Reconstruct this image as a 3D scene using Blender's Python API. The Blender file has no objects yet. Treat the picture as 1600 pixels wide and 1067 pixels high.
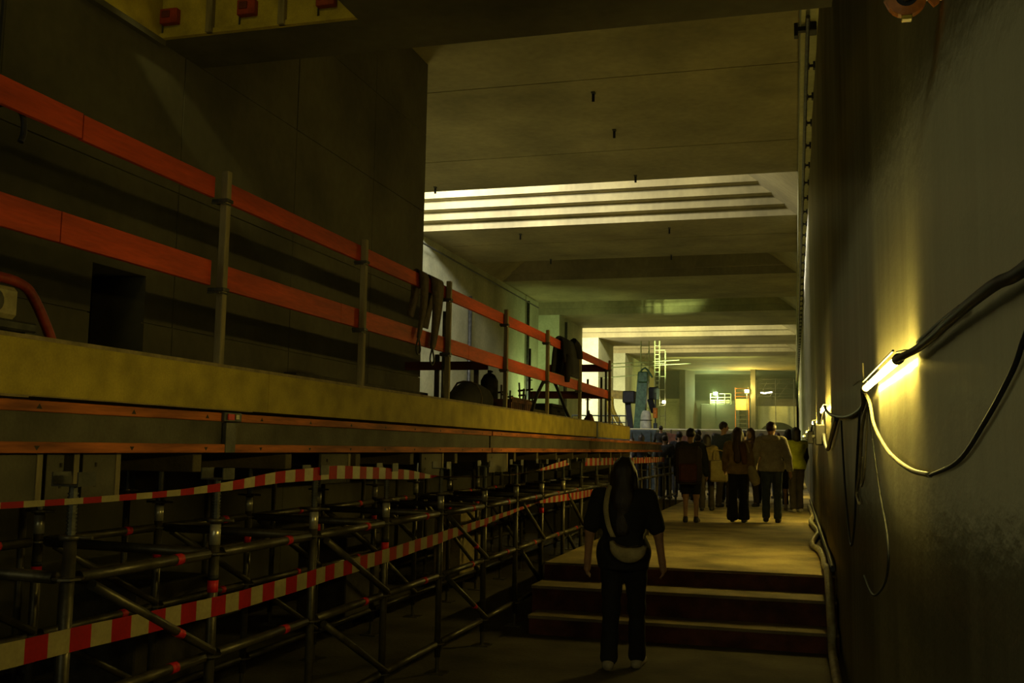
import bpy, math, random
import numpy as np
from mathutils import Vector, Matrix

S = bpy.context.scene
COL = S.collection
RND = random.Random(7)

# ------------------------------------------------------------------ camera
EYE = Vector((0.0, 0.0, 1.72))
YAW, PITCH, ROLL = math.radians(15.72), math.radians(6.0), math.radians(0.925)
fwd = Vector((-math.sin(YAW) * math.cos(PITCH), math.cos(YAW) * math.cos(PITCH), math.sin(PITCH)))
rgt0 = Vector((math.cos(YAW), math.sin(YAW), 0))
up0 = rgt0.cross(fwd)
rgt = rgt0 * math.cos(ROLL) + up0 * math.sin(ROLL)
upv = -rgt0 * math.sin(ROLL) + up0 * math.cos(ROLL)
cd = bpy.data.cameras.new('camera')
cam = bpy.data.objects.new('camera', cd)
COL.objects.link(cam)
M = Matrix.Identity(4)
for r in range(3):
    M[r][0] = rgt[r]; M[r][1] = upv[r]; M[r][2] = -fwd[r]; M[r][3] = EYE[r]
cam.matrix_world = M
cd.sensor_width = 36.0
cd.lens = 1572.0 / 1600.0 * 36.0
cd.clip_start = 0.05
cd.clip_end = 400
S.camera = cam

# ------------------------------------------------------------------ exposure, world
S.view_settings.view_transform = 'Standard'
S.view_settings.look = 'None'
S.view_settings.gamma = 1.0
S.view_settings.use_curve_mapping = False
S.view_settings.exposure = 0.0
try:
    S.cycles.use_denoising = True
    S.cycles.max_bounces = 6
    S.cycles.diffuse_bounces = 4
    S.cycles.glossy_bounces = 3
    S.cycles.volume_bounces = 0
    S.cycles.sample_clamp_indirect = 4.0
    S.cycles.caustics_reflective = False
    S.cycles.caustics_refractive = False
except Exception:
    pass
w = bpy.data.worlds.new('dim tunnel air')
S.world = w
w.use_nodes = True
bg = w.node_tree.nodes['Background']
bg.inputs[0].default_value = (1.0, 0.88, 0.45, 1)
bg.inputs[1].default_value = 0.012

WARM = (1.0, 0.80, 0.22)


def look_quat(d):
    return Vector(d).to_track_quat('-Z', 'Y')


def area(name, loc, direction, sx, sy, power, color, spread=math.pi):
    l = bpy.data.lights.new(name, 'AREA')
    l.shape = 'RECTANGLE'; l.size = sx; l.size_y = sy
    l.energy = power; l.color = color; l.spread = spread
    o = bpy.data.objects.new(name, l); COL.objects.link(o)
    o.location = loc; o.rotation_mode = 'QUATERNION'; o.rotation_quaternion = look_quat(direction)
    return o


def spot(name, loc, target, power, color, angle, blend=0.6, size=0.08):
    l = bpy.data.lights.new(name, 'SPOT')
    l.energy = power; l.color = color; l.spot_size = math.radians(angle); l.spot_blend = blend
    l.shadow_soft_size = size
    o = bpy.data.objects.new(name, l); COL.objects.link(o)
    o.location = loc; o.rotation_mode = 'QUATERNION'
    o.rotation_quaternion = look_quat(Vector(target) - Vector(loc))
    return o


# unseen lights added inside the ceiling slots and hall, plus upward floods further down
area('slot_fill_light', (-9.3, 24.25, 9.35), (0.25, 1, -0.10), 2.6, 0.5, 780, (1.0, 0.99, 1.0))
area('slot_fill_light', (-3.6, 24.25, 9.45), (0.1, 1, -0.08), 5.4, 0.4, 130, (1.0, 0.93, 0.66))
area('slot_fill_light', (-6.5, 54.0, 9.3), (0, 1, -0.18), 9.0, 0.4, 620, (1.0, 0.95, 0.66))
area('slot_fill_light', (-12.5, 54.3, 5.0), (0.1, 1, 0), 1.0, 6.0, 700, (1.0, 0.97, 0.78))
area('slot_fill_light', (-6.5, 63.9, 9.3), (0, 1, -0.18), 9.0, 0.4, 300, (1.0, 0.93, 0.56))
area('slot_fill_light', (-12.5, 64.1, 5.0), (0.1, 1, 0), 1.0, 6.0, 240, (1.0, 0.95, 0.70))
area('slot_fill_light', (-12.6, 44.4, 4.5), (0.12, 1, 0), 0.8, 5.0, 60, (0.76, 1.0, 0.46))
area('hall_fill_light', (-9.5, 17.6, 2.4), (-0.5, 1.0, 0.22), 1.2, 1.2, 30, (1.0, 1.0, 0.66))  # unseen fill lights added to brighten the hall's left wall and ceiling
area('hall_fill_light', (-10.1, 25.2, 3.0), (-1.0, 0.35, 0.1), 0.6, 0.5, 40, (1.0, 1.0, 0.80))
area('hall_fill_light', (-8.2, 18.6, 2.3), (0.35, 0.25, 1.0), 1.6, 1.2, 45, (1.0, 0.88, 0.36))
area('hall_fill_light', (-8.6, 40.5, 3.0), (-0.75, 1.0, 0.25), 1.0, 0.6, 150, (0.76, 1.0, 0.42))
area('rear_fill_light', (-2.4, -3.9, 3.2), (0.25, 1.0, 0.02), 4.6, 4.2, 40, (1.0, 0.95, 0.50))  # unseen area light added behind the camera to lift the right wall
spot('upward_flood_light', (-4.6, 38.6, 1.6), (-5.6, 46.8, 8.9), 9000, (0.75, 1.0, 0.40), 20, 0.9, 0.1)
spot('upward_flood_light', (-5.6, 46.0, 1.6), (-6.4, 58.0, 8.9), 5000, (0.95, 1.0, 0.40), 20, 0.9, 0.1)
area('far_hall_fill', (-5.5, 71.0, 7.6), (0.0, 1.0, -0.55), 6.0, 0.8, 230, (0.90, 1.0, 0.30))  # unseen fill added to brighten the far hall
area('end_hall_fill', (-6.0, 86.5, 7.8), (0.0, 1.0, -0.3), 5.0, 0.5, 160, (0.85, 0.95, 0.30))  # unseen fill added against the black end wall
area('near_slot_fill', (-4.3, 4.6, 6.7), (-0.45, 1, -0.10), 1.2, 0.5, 9.0, (1.0, 0.80, 0.11))  # unseen area light added inside the near coffer
spot('near_slot_fill', (-5.45, 5.2, 6.9), (-6.0, 9.15, 4.86), 320, (1.0, 0.85, 0.25), 7.5, 0.5, 0.05)  # narrow spot added to lay a light patch on the left wall


# ------------------------------------------------------------------ materials
def new_mat(name):
    m = bpy.data.materials.new(name); m.use_nodes = True
    nt = m.node_tree; nt.nodes.clear()
    out = nt.nodes.new('ShaderNodeOutputMaterial')
    bs = nt.nodes.new('ShaderNodeBsdfPrincipled')
    nt.links.new(bs.outputs[0], out.inputs[0])
    return m, nt, bs


def mat(name, col, rough=0.7, var=0.18, scale=6.0, bump=0.15, metal=0.0, stretch=(1, 1, 1), col2=None, fine=60.0, spec=0.4):
    """colour broken up by two noises (stains and grain), same noises as fine relief"""
    m, nt, bs = new_mat(name)
    N, L = nt.nodes, nt.links
    tc = N.new('ShaderNodeTexCoord'); mp = N.new('ShaderNodeMapping')
    mp.inputs['Scale'].default_value = stretch
    L.new(tc.outputs['Object'], mp.inputs[0])
    n1 = N.new('ShaderNodeTexNoise'); n1.inputs['Scale'].default_value = scale; n1.inputs['Detail'].default_value = 4
    n2 = N.new('ShaderNodeTexNoise'); n2.inputs['Scale'].default_value = fine; n2.inputs['Detail'].default_value = 2
    L.new(mp.outputs[0], n1.inputs[0]); L.new(mp.outputs[0], n2.inputs[0])
    rp = N.new('ShaderNodeValToRGB')
    c2 = col2 or tuple(c * (1 - 2.2 * var) for c in col)
    hi = tuple(min(1, c * (1 + var)) for c in col)
    rp.color_ramp.elements[0].position = 0.30; rp.color_ramp.elements[0].color = (*c2, 1)
    rp.color_ramp.elements[1].position = 0.68; rp.color_ramp.elements[1].color = (*hi, 1)
    L.new(n1.outputs[0], rp.inputs[0])
    mx = N.new('ShaderNodeMix'); mx.data_type = 'RGBA'; mx.blend_type = 'MULTIPLY'
    mx.inputs[0].default_value = 0.35
    L.new(rp.outputs[0], mx.inputs[6]); L.new(n2.outputs[0], mx.inputs[7])
    L.new(mx.outputs[2], bs.inputs['Base Color'])
    bs.inputs['Roughness'].default_value = rough
    bs.inputs['Metallic'].default_value = metal
    bs.inputs['Specular IOR Level'].default_value = spec
    if bump:
        b = N.new('ShaderNodeBump'); b.inputs['Strength'].default_value = bump; b.inputs['Distance'].default_value = 0.01
        L.new(n2.outputs[0], b.inputs['Height']); L.new(b.outputs[0], bs.inputs['Normal'])
    return m


def emis(name, col, s):
    m, nt, bs = new_mat(name)
    bs.inputs['Base Color'].default_value = (0.8, 0.8, 0.8, 1)
    bs.inputs['Emission Color'].default_value = (*col, 1)
    bs.inputs['Emission Strength'].default_value = s
    return m


def wall_mat():
    m, nt, bs = new_mat('sealed concrete wall')
    N, L = nt.nodes, nt.links
    tc = N.new('ShaderNodeTexCoord')
    mp = N.new('ShaderNodeMapping'); mp.inputs['Scale'].default_value = (1, 2.2, 0.22)
    L.new(tc.outputs['Object'], mp.inputs[0])
    n1 = N.new('ShaderNodeTexNoise'); n1.inputs['Scale'].default_value = 1.6; n1.inputs['Detail'].default_value = 7; n1.inputs['Roughness'].default_value = 0.6
    L.new(mp.outputs[0], n1.inputs[0])
    n2 = N.new('ShaderNodeTexNoise'); n2.inputs['Scale'].default_value = 0.7; n2.inputs['Detail'].default_value = 5
    L.new(tc.outputs['Object'], n2.inputs[0])
    n3 = N.new('ShaderNodeTexNoise'); n3.inputs['Scale'].default_value = 90; n3.inputs['Detail'].default_value = 2
    L.new(tc.outputs['Object'], n3.inputs[0])
    r1 = N.new('ShaderNodeValToRGB')
    r1.color_ramp.elements[0].position = 0.33; r1.color_ramp.elements[0].color = (0.17, 0.160, 0.095, 1)
    r1.color_ramp.elements[1].position = 0.66; r1.color_ramp.elements[1].color = (0.31, 0.295, 0.185, 1)
    L.new(n1.outputs[0], r1.inputs[0])
    r2 = N.new('ShaderNodeValToRGB')
    r2.color_ramp.elements[0].position = 0.35; r2.color_ramp.elements[0].color = (0.62, 0.60, 0.55, 1)
    r2.color_ramp.elements[1].position = 0.65; r2.color_ramp.elements[1].color = (1, 1, 1, 1)
    L.new(n2.outputs[0], r2.inputs[0])
    mx = N.new('ShaderNodeMix'); mx.data_type = 'RGBA'; mx.blend_type = 'MULTIPLY'; mx.inputs[0].default_value = 1
    L.new(r1.outputs[0], mx.inputs[6]); L.new(r2.outputs[0], mx.inputs[7])
    mx2 = N.new('ShaderNodeMix'); mx2.data_type = 'RGBA'; mx2.blend_type = 'MULTIPLY'; mx2.inputs[0].default_value = 0.3
    L.new(mx.outputs[2], mx2.inputs[6]); L.new(n3.outputs[0], mx2.inputs[7])
    L.new(mx2.outputs[2], bs.inputs['Base Color'])
    # sealed surface: dull body colour plus a thin sheen that is rough in height and fairly sharp along the wall
    bs.inputs['Roughness'].default_value = 0.9
    bs.inputs['Specular IOR Level'].default_value = 0.0
    gl = N.new('ShaderNodeBsdfAnisotropic')
    gl.inputs['Color'].default_value = (1.0, 0.93, 0.62, 1)
    gl.inputs['Roughness'].default_value = 0.46
    gl.inputs['Anisotropy'].default_value = 0.9
    tg = N.new('ShaderNodeCombineXYZ'); tg.inputs[2].default_value = 1.0
    L.new(tg.outputs[0], gl.inputs['Tangent'])
    ms = N.new('ShaderNodeMixShader'); ms.inputs[0].default_value = 0.19
    L.new(bs.outputs[0], ms.inputs[1]); L.new(gl.outputs[0], ms.inputs[2])
    outn = [n_ for n_ in N if n_.type == 'OUTPUT_MATERIAL'][0]
    L.new(ms.outputs[0], outn.inputs[0])
    # trowel ripples: relief that varies fast in height and slowly along the wall
    mp2 = N.new('ShaderNodeMapping'); mp2.inputs['Scale'].default_value = (1, 1.2, 2.5)
    L.new(tc.outputs['Object'], mp2.inputs[0])
    n4 = N.new('ShaderNodeTexNoise'); n4.inputs['Scale'].default_value = 8; n4.inputs['Detail'].default_value = 4
    L.new(mp2.outputs[0], n4.inputs[0])
    b = N.new('ShaderNodeBump'); b.inputs['Strength'].default_value = 0.25; b.inputs['Distance'].default_value = 0.01
    L.new(n4.outputs[0], b.inputs['Height'])
    b2 = N.new('ShaderNodeBump'); b2.inputs['Strength'].default_value = 0.25; b2.inputs['Distance'].default_value = 0.006
    L.new(n3.outputs[0], b2.inputs['Height']); L.new(b.outputs[0], b2.inputs['Normal'])
    L.new(b2.outputs[0], bs.inputs['Normal']); L.new(b.outputs[0], gl.inputs['Normal'])
    return m


MT = {}
MT['wall'] = wall_mat()
MT['conc'] = mat('hall concrete', (0.38, 0.325, 0.15), 0.85, 0.16, 0.55, 0.25, stretch=(1, 1, 0.6), fine=7)
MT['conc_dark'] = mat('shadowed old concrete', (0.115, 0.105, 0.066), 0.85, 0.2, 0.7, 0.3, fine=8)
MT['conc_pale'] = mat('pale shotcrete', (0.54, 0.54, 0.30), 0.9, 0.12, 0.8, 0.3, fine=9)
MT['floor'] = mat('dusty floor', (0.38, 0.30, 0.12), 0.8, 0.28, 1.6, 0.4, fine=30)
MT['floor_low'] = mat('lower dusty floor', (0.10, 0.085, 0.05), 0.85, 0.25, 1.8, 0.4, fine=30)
MT['tread'] = mat('worn tread', (0.25, 0.20, 0.10), 0.8, 0.2, 3, 0.3)
MT['riser'] = mat('red painted riser', (0.11, 0.028, 0.012), 0.75, 0.3, 5, 0.2)
MT['black'] = mat('painted dark interior', (0.012, 0.011, 0.009), 0.9, 0.1)
MT['redboard'] = mat('red painted board', (0.72, 0.085, 0.018), 0.62, 0.18, 3, 0.25, stretch=(1, .4, 3), fine=24)
MT['darkred'] = mat('dark red timber', (0.14, 0.03, 0.015), 0.8, 0.25, 3, 0.2)
MT['plywood'] = mat('yellow edge board', (0.60, 0.47, 0.06), 0.75, 0.14, 5, 0.3, fine=90)
MT['plytop'] = mat('board edge grain', (0.38, 0.30, 0.14), 0.8, 0.2, 8, 0.2)
MT['flange'] = mat('orange timber flange', (0.66, 0.19, 0.035), 0.7, 0.3, 6, 0.25, stretch=(1, .3, 3), fine=30)
MT['web'] = mat('grey beam web', (0.13, 0.12, 0.08), 0.75, 0.2, 4, 0.2)
MT['webwood'] = mat('brown beam web', (0.14, 0.11, 0.045), 0.75, 0.25, 4, 0.2)
MT['steel'] = mat('galvanised steel', (0.12, 0.105, 0.065), 0.42, 0.25, 9, 0.15, metal=0.55, fine=40)
MT['steel_dark'] = mat('dull dark steel', (0.10, 0.10, 0.08), 0.5, 0.25, 9, 0.15, metal=0.5)
MT['post'] = mat('timber post', (0.34, 0.28, 0.14), 0.7, 0.2, 5, 0.2, stretch=(3, 3, .5))
MT['redmark'] = mat('red marking tape', (0.75, 0.02, 0.02), 0.5, 0.1, 8, 0.0)
MT['tape_red'] = mat('red tape plastic', (0.40, 0.006, 0.010), 0.6, 0.08, 10, 0.05, spec=0.2)
MT['tape_white'] = mat('white tape plastic', (0.42, 0.36, 0.17), 0.35, 0.08, 10, 0.05, spec=0.5)
MT['cable'] = mat('dark cable sheath', (0.045, 0.05, 0.055), 0.5, 0.2, 9, 0.05)
MT['cable_pale'] = mat('pale cable sheath', (0.42, 0.38, 0.22), 0.5, 0.2, 9, 0.05)
MT['rubber'] = mat('black rubber', (0.02, 0.02, 0.02), 0.6, 0.2, 9, 0.05)
MT['clutter'] = mat('dark clutter timber', (0.05, 0.04, 0.025), 0.8, 0.3, 7, 0.3)
MT['crate'] = mat('reddish crate timber', (0.13, 0.05, 0.025), 0.8, 0.3, 7, 0.3)
MT['cloth_black'] = mat('black cloth', (0.015, 0.014, 0.014), 0.9, 0.2, 9, 0.3)
MT['sling'] = mat('brown sling', (0.09, 0.06, 0.035), 0.85, 0.2, 20, 0.3)
MT['engine'] = mat('yellowed engine housing', (0.55, 0.48, 0.24), 0.45, 0.2, 9, 0.1)
MT['redpaint'] = mat('red paint', (0.40, 0.05, 0.02), 0.5, 0.2, 9, 0.1)
MT['orangepaint'] = mat('orange paint', (0.70, 0.22, 0.02), 0.45, 0.2, 14, 0.1)
MT['yellowpaint'] = mat('yellow paint', (0.70, 0.50, 0.04), 0.45, 0.15, 9, 0.1)
MT['greenpaint'] = mat('green paint', (0.10, 0.22, 0.09), 0.5, 0.2, 9, 0.1)
MT['bluepaint'] = mat('blue paint', (0.05, 0.07, 0.075), 0.5, 0.2, 9, 0.1)
MT['palesteel'] = mat('pale steel tube', (0.62, 0.58, 0.32), 0.45, 0.1, 9, 0.05)
MT['whitewrap'] = mat('white wrapped sheeting', (0.70, 0.70, 0.52), 0.6, 0.12, 6, 0.4)
MT['warmpanel'] = mat('pale yellow sheet', (0.75, 0.60, 0.22), 0.6, 0.1, 6, 0.1)
MT['skin'] = mat('skin', (0.42, 0.24, 0.14), 0.55, 0.06, 9, 0.05)
MT['hair'] = mat('dark hair', (0.022, 0.014, 0.009), 0.5, 0.25, 14, 0.4, stretch=(4, 4, .6))
MT['hair_brown'] = mat('brown hair', (0.07, 0.032, 0.014), 0.5, 0.25, 14, 0.4, stretch=(4, 4, .6))
MT['eye'] = mat('eye', (0.30, 0.28, 0.25), 0.2, 0.05, 9, 0.0)
MT['shoe_pale'] = mat('pale shoe', (0.40, 0.36, 0.27), 0.6, 0.15, 14, 0.1)
MT['shoe_dark'] = mat('dark shoe', (0.03, 0.028, 0.025), 0.5, 0.15, 14, 0.1)
MT['bag'] = mat('beige canvas', (0.42, 0.36, 0.19), 0.8, 0.12, 12, 0.3)
CL = {}


def cloth(name, col):
    if name not in CL:
        CL[name] = mat(name + ' cloth', col, 0.9, 0.16, 7, 0.35, fine=50)
    return CL[name]


TUBE = emis('glowing lamp tube', (1.0, 0.76, 0.17), 115)
TUBE_FAR = emis('glowing far lamp tube', (1.0, 0.74, 0.15), 285)
LAMP_GREEN = emis('greenish flood lens', (0.70, 1.0, 0.62), 60)
LAMP_WARM = emis('warm flood lens', (1.0, 0.78, 0.30), 75)


# ------------------------------------------------------------------ mesh helpers
class MB:
    def __init__(s):
        s.v = []; s.f = []; s.m = []

    def add(s, vs, fs, mi=0):
        b = len(s.v); s.v += [tuple(p) for p in vs]
        s.f += [tuple(b + i for i in f) for f in fs]; s.m += [mi] * len(fs)
        return s

    def box(s, x0, x1, y0, y1, z0, z1, mi=0, bev=0.0):
        if bev <= 0:
            vs = [(x, y, z) for x in (x0, x1) for y in (y0, y1) for z in (z0, z1)]
            fs = [(0, 1, 3, 2), (4, 6, 7, 5), (0, 4, 5, 1), (2, 3, 7, 6), (0, 2, 6, 4), (1, 5, 7, 3)]
            return s.add(vs, fs, mi)
        b = bev
        vs = []; ring = []
        X = (x0, x1); Y = (y0, y1); Z = (z0, z1)
        idx = {}
        for i in (0, 1):
            for j in (0, 1):
                for k in (0, 1):
                    sx = b if i == 0 else -b; sy = b if j == 0 else -b; sz = b if k == 0 else -b
                    for a in range(3):
                        p = [X[i] + sx, Y[j] + sy, Z[k] + sz]
                        p[a] = (X[i], Y[j], Z[k])[a]
                        idx[(i, j, k, a)] = len(vs); vs.append(p)
        fs = []
        for a in range(3):
            u, v = (a + 1) % 3, (a + 2) % 3
            for side in (0, 1):
                q = []
                for du, dv in ((0, 0), (1, 0), (1, 1), (0, 1)):
                    c = [0, 0, 0]; c[a] = side; c[u] = du; c[v] = dv
                    q.append(idx[(*c, a)])
                fs.append(q if side else q[::-1])
            for du in (0, 1):
                for dv in (0, 1):
                    c0 = [0, 0, 0]; c1 = [0, 0, 0]; c0[u] = c1[u] = du; c0[v] = c1[v] = dv; c1[a] = 1
                    q = [idx[(*c0, u)], idx[(*c1, u)], idx[(*c1, v)], idx[(*c0, v)]]
                    fs.append(q if (du ^ dv) else q[::-1])
        for i in (0, 1):
            for j in (0, 1):
                for k in (0, 1):
                    q = [idx[(i, j, k, 0)], idx[(i, j, k, 1)], idx[(i, j, k, 2)]]
                    fs.append(q if (i ^ j ^ k) else q[::-1])
        return s.add(vs, fs, mi)

    def obox(s, p0, p1, wdt, hgt, upd=(0, 0, 1), mi=0):
        """box bar from p0 to p1, width across, height along upd"""
        p0 = Vector(p0); p1 = Vector(p1); d = (p1 - p0).normalized()
        u = Vector(upd); sd = d.cross(u)
        if sd.length < 1e-5: sd = d.cross(Vector((1, 0, 0)))
        sd.normalize(); u = sd.cross(d).normalized()
        vs = []
        for p in (p0, p1):
            for a, b in ((-1, -1), (1, -1), (1, 1), (-1, 1)):
                vs.append(p + sd * (a * wdt / 2) + u * (b * hgt / 2))
        return s.add(vs, [(3, 2, 1, 0), (4, 5, 6, 7), (0, 1, 5, 4), (1, 2, 6, 5), (2, 3, 7, 6), (3, 0, 4, 7)], mi)

    def tube(s, pts, r, n=8, mi=0, caps=True, smooth=0):
        pts = [Vector(p) for p in pts]
        if smooth and len(pts) > 2:
            out = []
            P = [pts[0]] + pts + [pts[-1]]
            for i in range(1, len(P) - 2):
                a, b, c, d = P[i - 1:i + 3]
                for k in range(smooth):
                    t = k / smooth
                    out.append(0.5 * ((2 * b) + (c - a) * t + (2 * a - 5 * b + 4 * c - d) * t * t + (3 * b - a - 3 * c + d) * t ** 3))
            out.append(pts[-1]); pts = out
        rs = r if isinstance(r, (list, tuple)) else [r] * len(pts)
        if len(rs) != len(pts):
            rs = list(np.interp(np.linspace(0, 1, len(pts)), np.linspace(0, 1, len(rs)), rs))
        base = len(s.v); nx = None
        for i, p in enumerate(pts):
            d = (pts[min(i + 1, len(pts) - 1)] - pts[max(i - 1, 0)]).normalized()
            if nx is None:
                nx = d.orthogonal().normalized()
            else:
                nx = (nx - d * nx.dot(d))
                nx = nx.normalized() if nx.length > 1e-6 else d.orthogonal().normalized()
            ny = d.cross(nx)
            for k in range(n):
                a = 2 * math.pi * k / n
                s.v.append(tuple(p + (nx * math.cos(a) + ny * math.sin(a)) * rs[i]))
        for i in range(len(pts) - 1):
            for k in range(n):
                a = base + i * n + k; b = base + i * n + (k + 1) % n
                s.f.append((a, b, b + n, a + n)); s.m.append(mi)
        if caps:
            s.f.append(tuple(base + k for k in range(n))[::-1]); s.m.append(mi)
            e = base + (len(pts) - 1) * n
            s.f.append(tuple(e + k for k in range(n))); s.m.append(mi)
        return s

    def mesh(s, name, mats, smooth=False):
        me = bpy.data.meshes.new(name)
        me.from_pydata(s.v, [], s.f)
        for m in (mats if isinstance(mats, (list, tuple)) else [mats]):
            me.materials.append(m)
        if len(set(s.m)) > 1:
            me.polygons.foreach_set('material_index', s.m)
        if smooth:
            me.polygons.foreach_set('use_smooth', [len(f) == 4 for f in s.f])
        me.update()
        return me

    def build(s, name, mats, parent=None, smooth=False, loc=None):
        o = bpy.data.objects.new(name, s.mesh(name, mats, smooth))
        COL.objects.link(o)
        if loc is not None: o.location = loc
        if parent is not None: o.parent = parent
        return o


def tag(o, label=None, cat=None, group=None, kind=None):
    if label: o['label'] = label
    if cat: o['category'] = cat
    if group: o['group'] = group
    if kind: o['kind'] = kind
    return o


def thing(name, label, cat, loc=(0, 0, 0), rz=0.0, group=None):
    o = bpy.data.objects.new(name, None); COL.objects.link(o)
    o.location = loc; o.rotation_euler = (0, 0, rz)
    o.empty_display_size = 0.1
    return tag(o, label, cat, group)


def inst(name, me, parent=None, loc=(0, 0, 0), rot=None):
    o = bpy.data.objects.new(name, me); COL.objects.link(o)
    o.location = loc
    if rot is not None: o.rotation_euler = rot
    if parent is not None: o.parent = parent
    return o


def struct(o):
    o['kind'] = 'structure'
    return o


# ================================================================== SETTING
ZC = 8.25          # hall ceiling
PF = 0.56          # raised floor
X0, XL, XH = 0.36, -6.0, -11.1   # right wall, near left wall, hall left wall

# floor: lower level and raised platform
f = MB(); f.box(-14, 1.6, -4, 10.17, -0.3, 0.0); f.box(-14, -2.47, 10.17, 24.0, -0.3, 0.0)
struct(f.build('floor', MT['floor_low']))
f = MB(); f.box(-2.47, 1.6, 10.17, 24.0, -0.3, PF - .0); f.box(-14, 1.6, 24.0, 100, -0.3, PF)
o = struct(f.build('floor', MT['floor'])); o['label'] = 'raised dusty floor beyond the steps'

# steps
steps = thing('entrance_steps', 'low red-fronted steps with worn pale treads behind the long-haired woman', 'steps')
for (y0, y1, z, xa) in ((9.25, 9.633, 0.173, -2.40), (9.633, 10.17, 0.395, -2.47)):
    b = MB(); b.box(xa, X0 - .015, y0 + .012, y1, 0, z - .03)
    b.build('riser', MT['riser'], steps)
    b = MB(); b.box(xa - .01, X0 - .015, y0, y1 - .002, z - .03, z, bev=.004)
    b.build('tread', MT['tread'], steps)
b = MB(); b.box(-2.47, X0 - .015, 10.14, 10.168, 0.0, PF - .02)
b.build('riser', MT['riser'], steps)

# right wall with shallow upright undulations
ys = list(np.arange(-4, 6, .05)) + list(np.arange(6, 20, .1)) + list(np.arange(20, 100.1, .4))
zs = [-0.3, 0.56, 1.2, 1.8, 2.4, 3.0, 4.0, 5.5, 7.4]
rr = np.random.RandomState(5)
ph = rr.rand(14) * 6.28; fr = rr.uniform(.5, 5.0, 14); am = 0.0022 / (0.4 + 0.3 * fr)


def relief(y, z):
    v = sum(a * math.sin(f_ * y + p + .25 * math.sin(z * .9 + p)) for a, f_, p in zip(am, fr, ph))
    return v * 1.1 * min(1.0, .35 + max(0.0, y - 3) * .08)


b = MB(); vs = []; fs = []
for y in ys:
    for z in zs:
        vs.append((X0 + relief(y, z), y, z))
nz = len(zs)
for i in range(len(ys) - 1):
    for k in range(nz - 1):
        a = i * nz + k
        fs.append((a, a + 1, a + nz + 1, a + nz))
b.add(vs, fs)
o = struct(b.build('wall_right', MT['wall'], smooth=True))
b = MB(); b.box(X0 + .03, 1.6, -4, 100, -.3, 7.4)
struct(b.build('wall_right', MT['conc_dark']))
# upper strip that stands slightly proud under the ceiling
b = MB(); b.box(0.15, 1.6, 9.03, 100, 7.401, ZC + 2.2)
struct(b.build('trim_1', MT['conc_pale']))

# near left wall: backing with a doorway, clad in cast panels with open joints
DY0, DY1, DZ = 7.50, 8.27, 3.30
b = MB()
b.box(XL - .6, XL - .03, -4, DY0, -.3, 8.25); b.box(XL - .6, XL - .03, DY1, 15.69, -.3, 8.25)
b.box(XL - .6, XL - .03, DY0, DY1, DZ, 8.25); b.box(XL - .6, XL - .03, DY0, DY1, -.3, 1.2)
b.box(XH - 2, XL - .6, 15.2, 15.69, -.3, 8.25)
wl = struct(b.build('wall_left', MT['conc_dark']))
zrow = [0, 1.45, 2.85, 4.23, 5.66, 7.0, 8.25]
ycol = [-1.0, 1.45, 3.87, 6.30, 8.73, 11.15, 13.56, 15.70]
g = .006
for i in range(len(ycol) - 1):
    for k in range(len(zrow) - 1):
        y0, y1, z0, z1 = ycol[i] + g, ycol[i + 1] - g, zrow[k] + g, zrow[k + 1] - g
        rects = [(y0, y1, z0, z1)]
        if y0 < DY1 and y1 > DY0 and z0 < DZ and z1 > 1.2:
            rects = [(y0, DY0, z0, z1), (DY1, y1, z0, z1)]
            if z1 > DZ: rects.append((DY0, DY1, max(z0, DZ), z1))
            if z0 < 1.2: rects.append((DY0, DY1, z0, 1.2))
        b = MB()
        for r in rects:
            b.box(XL - .03, XL + RND.uniform(-.004, .004), *r)
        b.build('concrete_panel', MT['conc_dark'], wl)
# doorway recess box, coloured black to stand in for the dark interior
b = MB()
b.box(XL - 1.6, XL - .6, DY0 - .05, DY0, 1.2, DZ); b.box(XL - 1.6, XL - .6, DY1, DY1 + .05, 1.2, DZ)
b.box(XL - 1.65, XL - 1.6, DY0 - .05, DY1 + .05, 1.2, DZ); b.box(XL - 1.6, XL - .6, DY0, DY1, DZ, DZ + .05)
b.box(XL - 1.6, XL - .6, DY0, DY1, 1.15, 1.2)
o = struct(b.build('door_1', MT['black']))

# hall left wall: piers with slots between
b = MB()
for (y0, y1) in ((15.7, 43.8), (48.0, 53.6), (58.3, 63.4), (68.1, 100)):
    b.box(XH - 2.2, XH, y0, y1, -.3, ZC + 2.2)
b.box(XH - 2.5, XH - 2.2, 15.7, 100, -.3, ZC + 2.2)
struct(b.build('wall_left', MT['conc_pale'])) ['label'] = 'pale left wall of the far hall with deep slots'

# near low ceiling with the coffer
b = MB()
cx0, cx1, cy0, cy1 = -6.0, -3.87, 2.2, 8.28
zl = 5.66
b.box(cx1, 1.6, -4, 9.02, zl, 8.2); b.box(XL - .6, cx1, cy1, 9.02, zl, 8.2); b.box(XL - .6, cx1, -4, cy0, zl, 8.2)
b.box(XL - .6, cx0 - .0, cy0, cy1, zl + .2, 8.2)
b.box(cx0, cx1, cy0, cy1, 7.2, 8.2)
ce = struct(b.build('ceiling', MT['conc_dark']))
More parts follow.
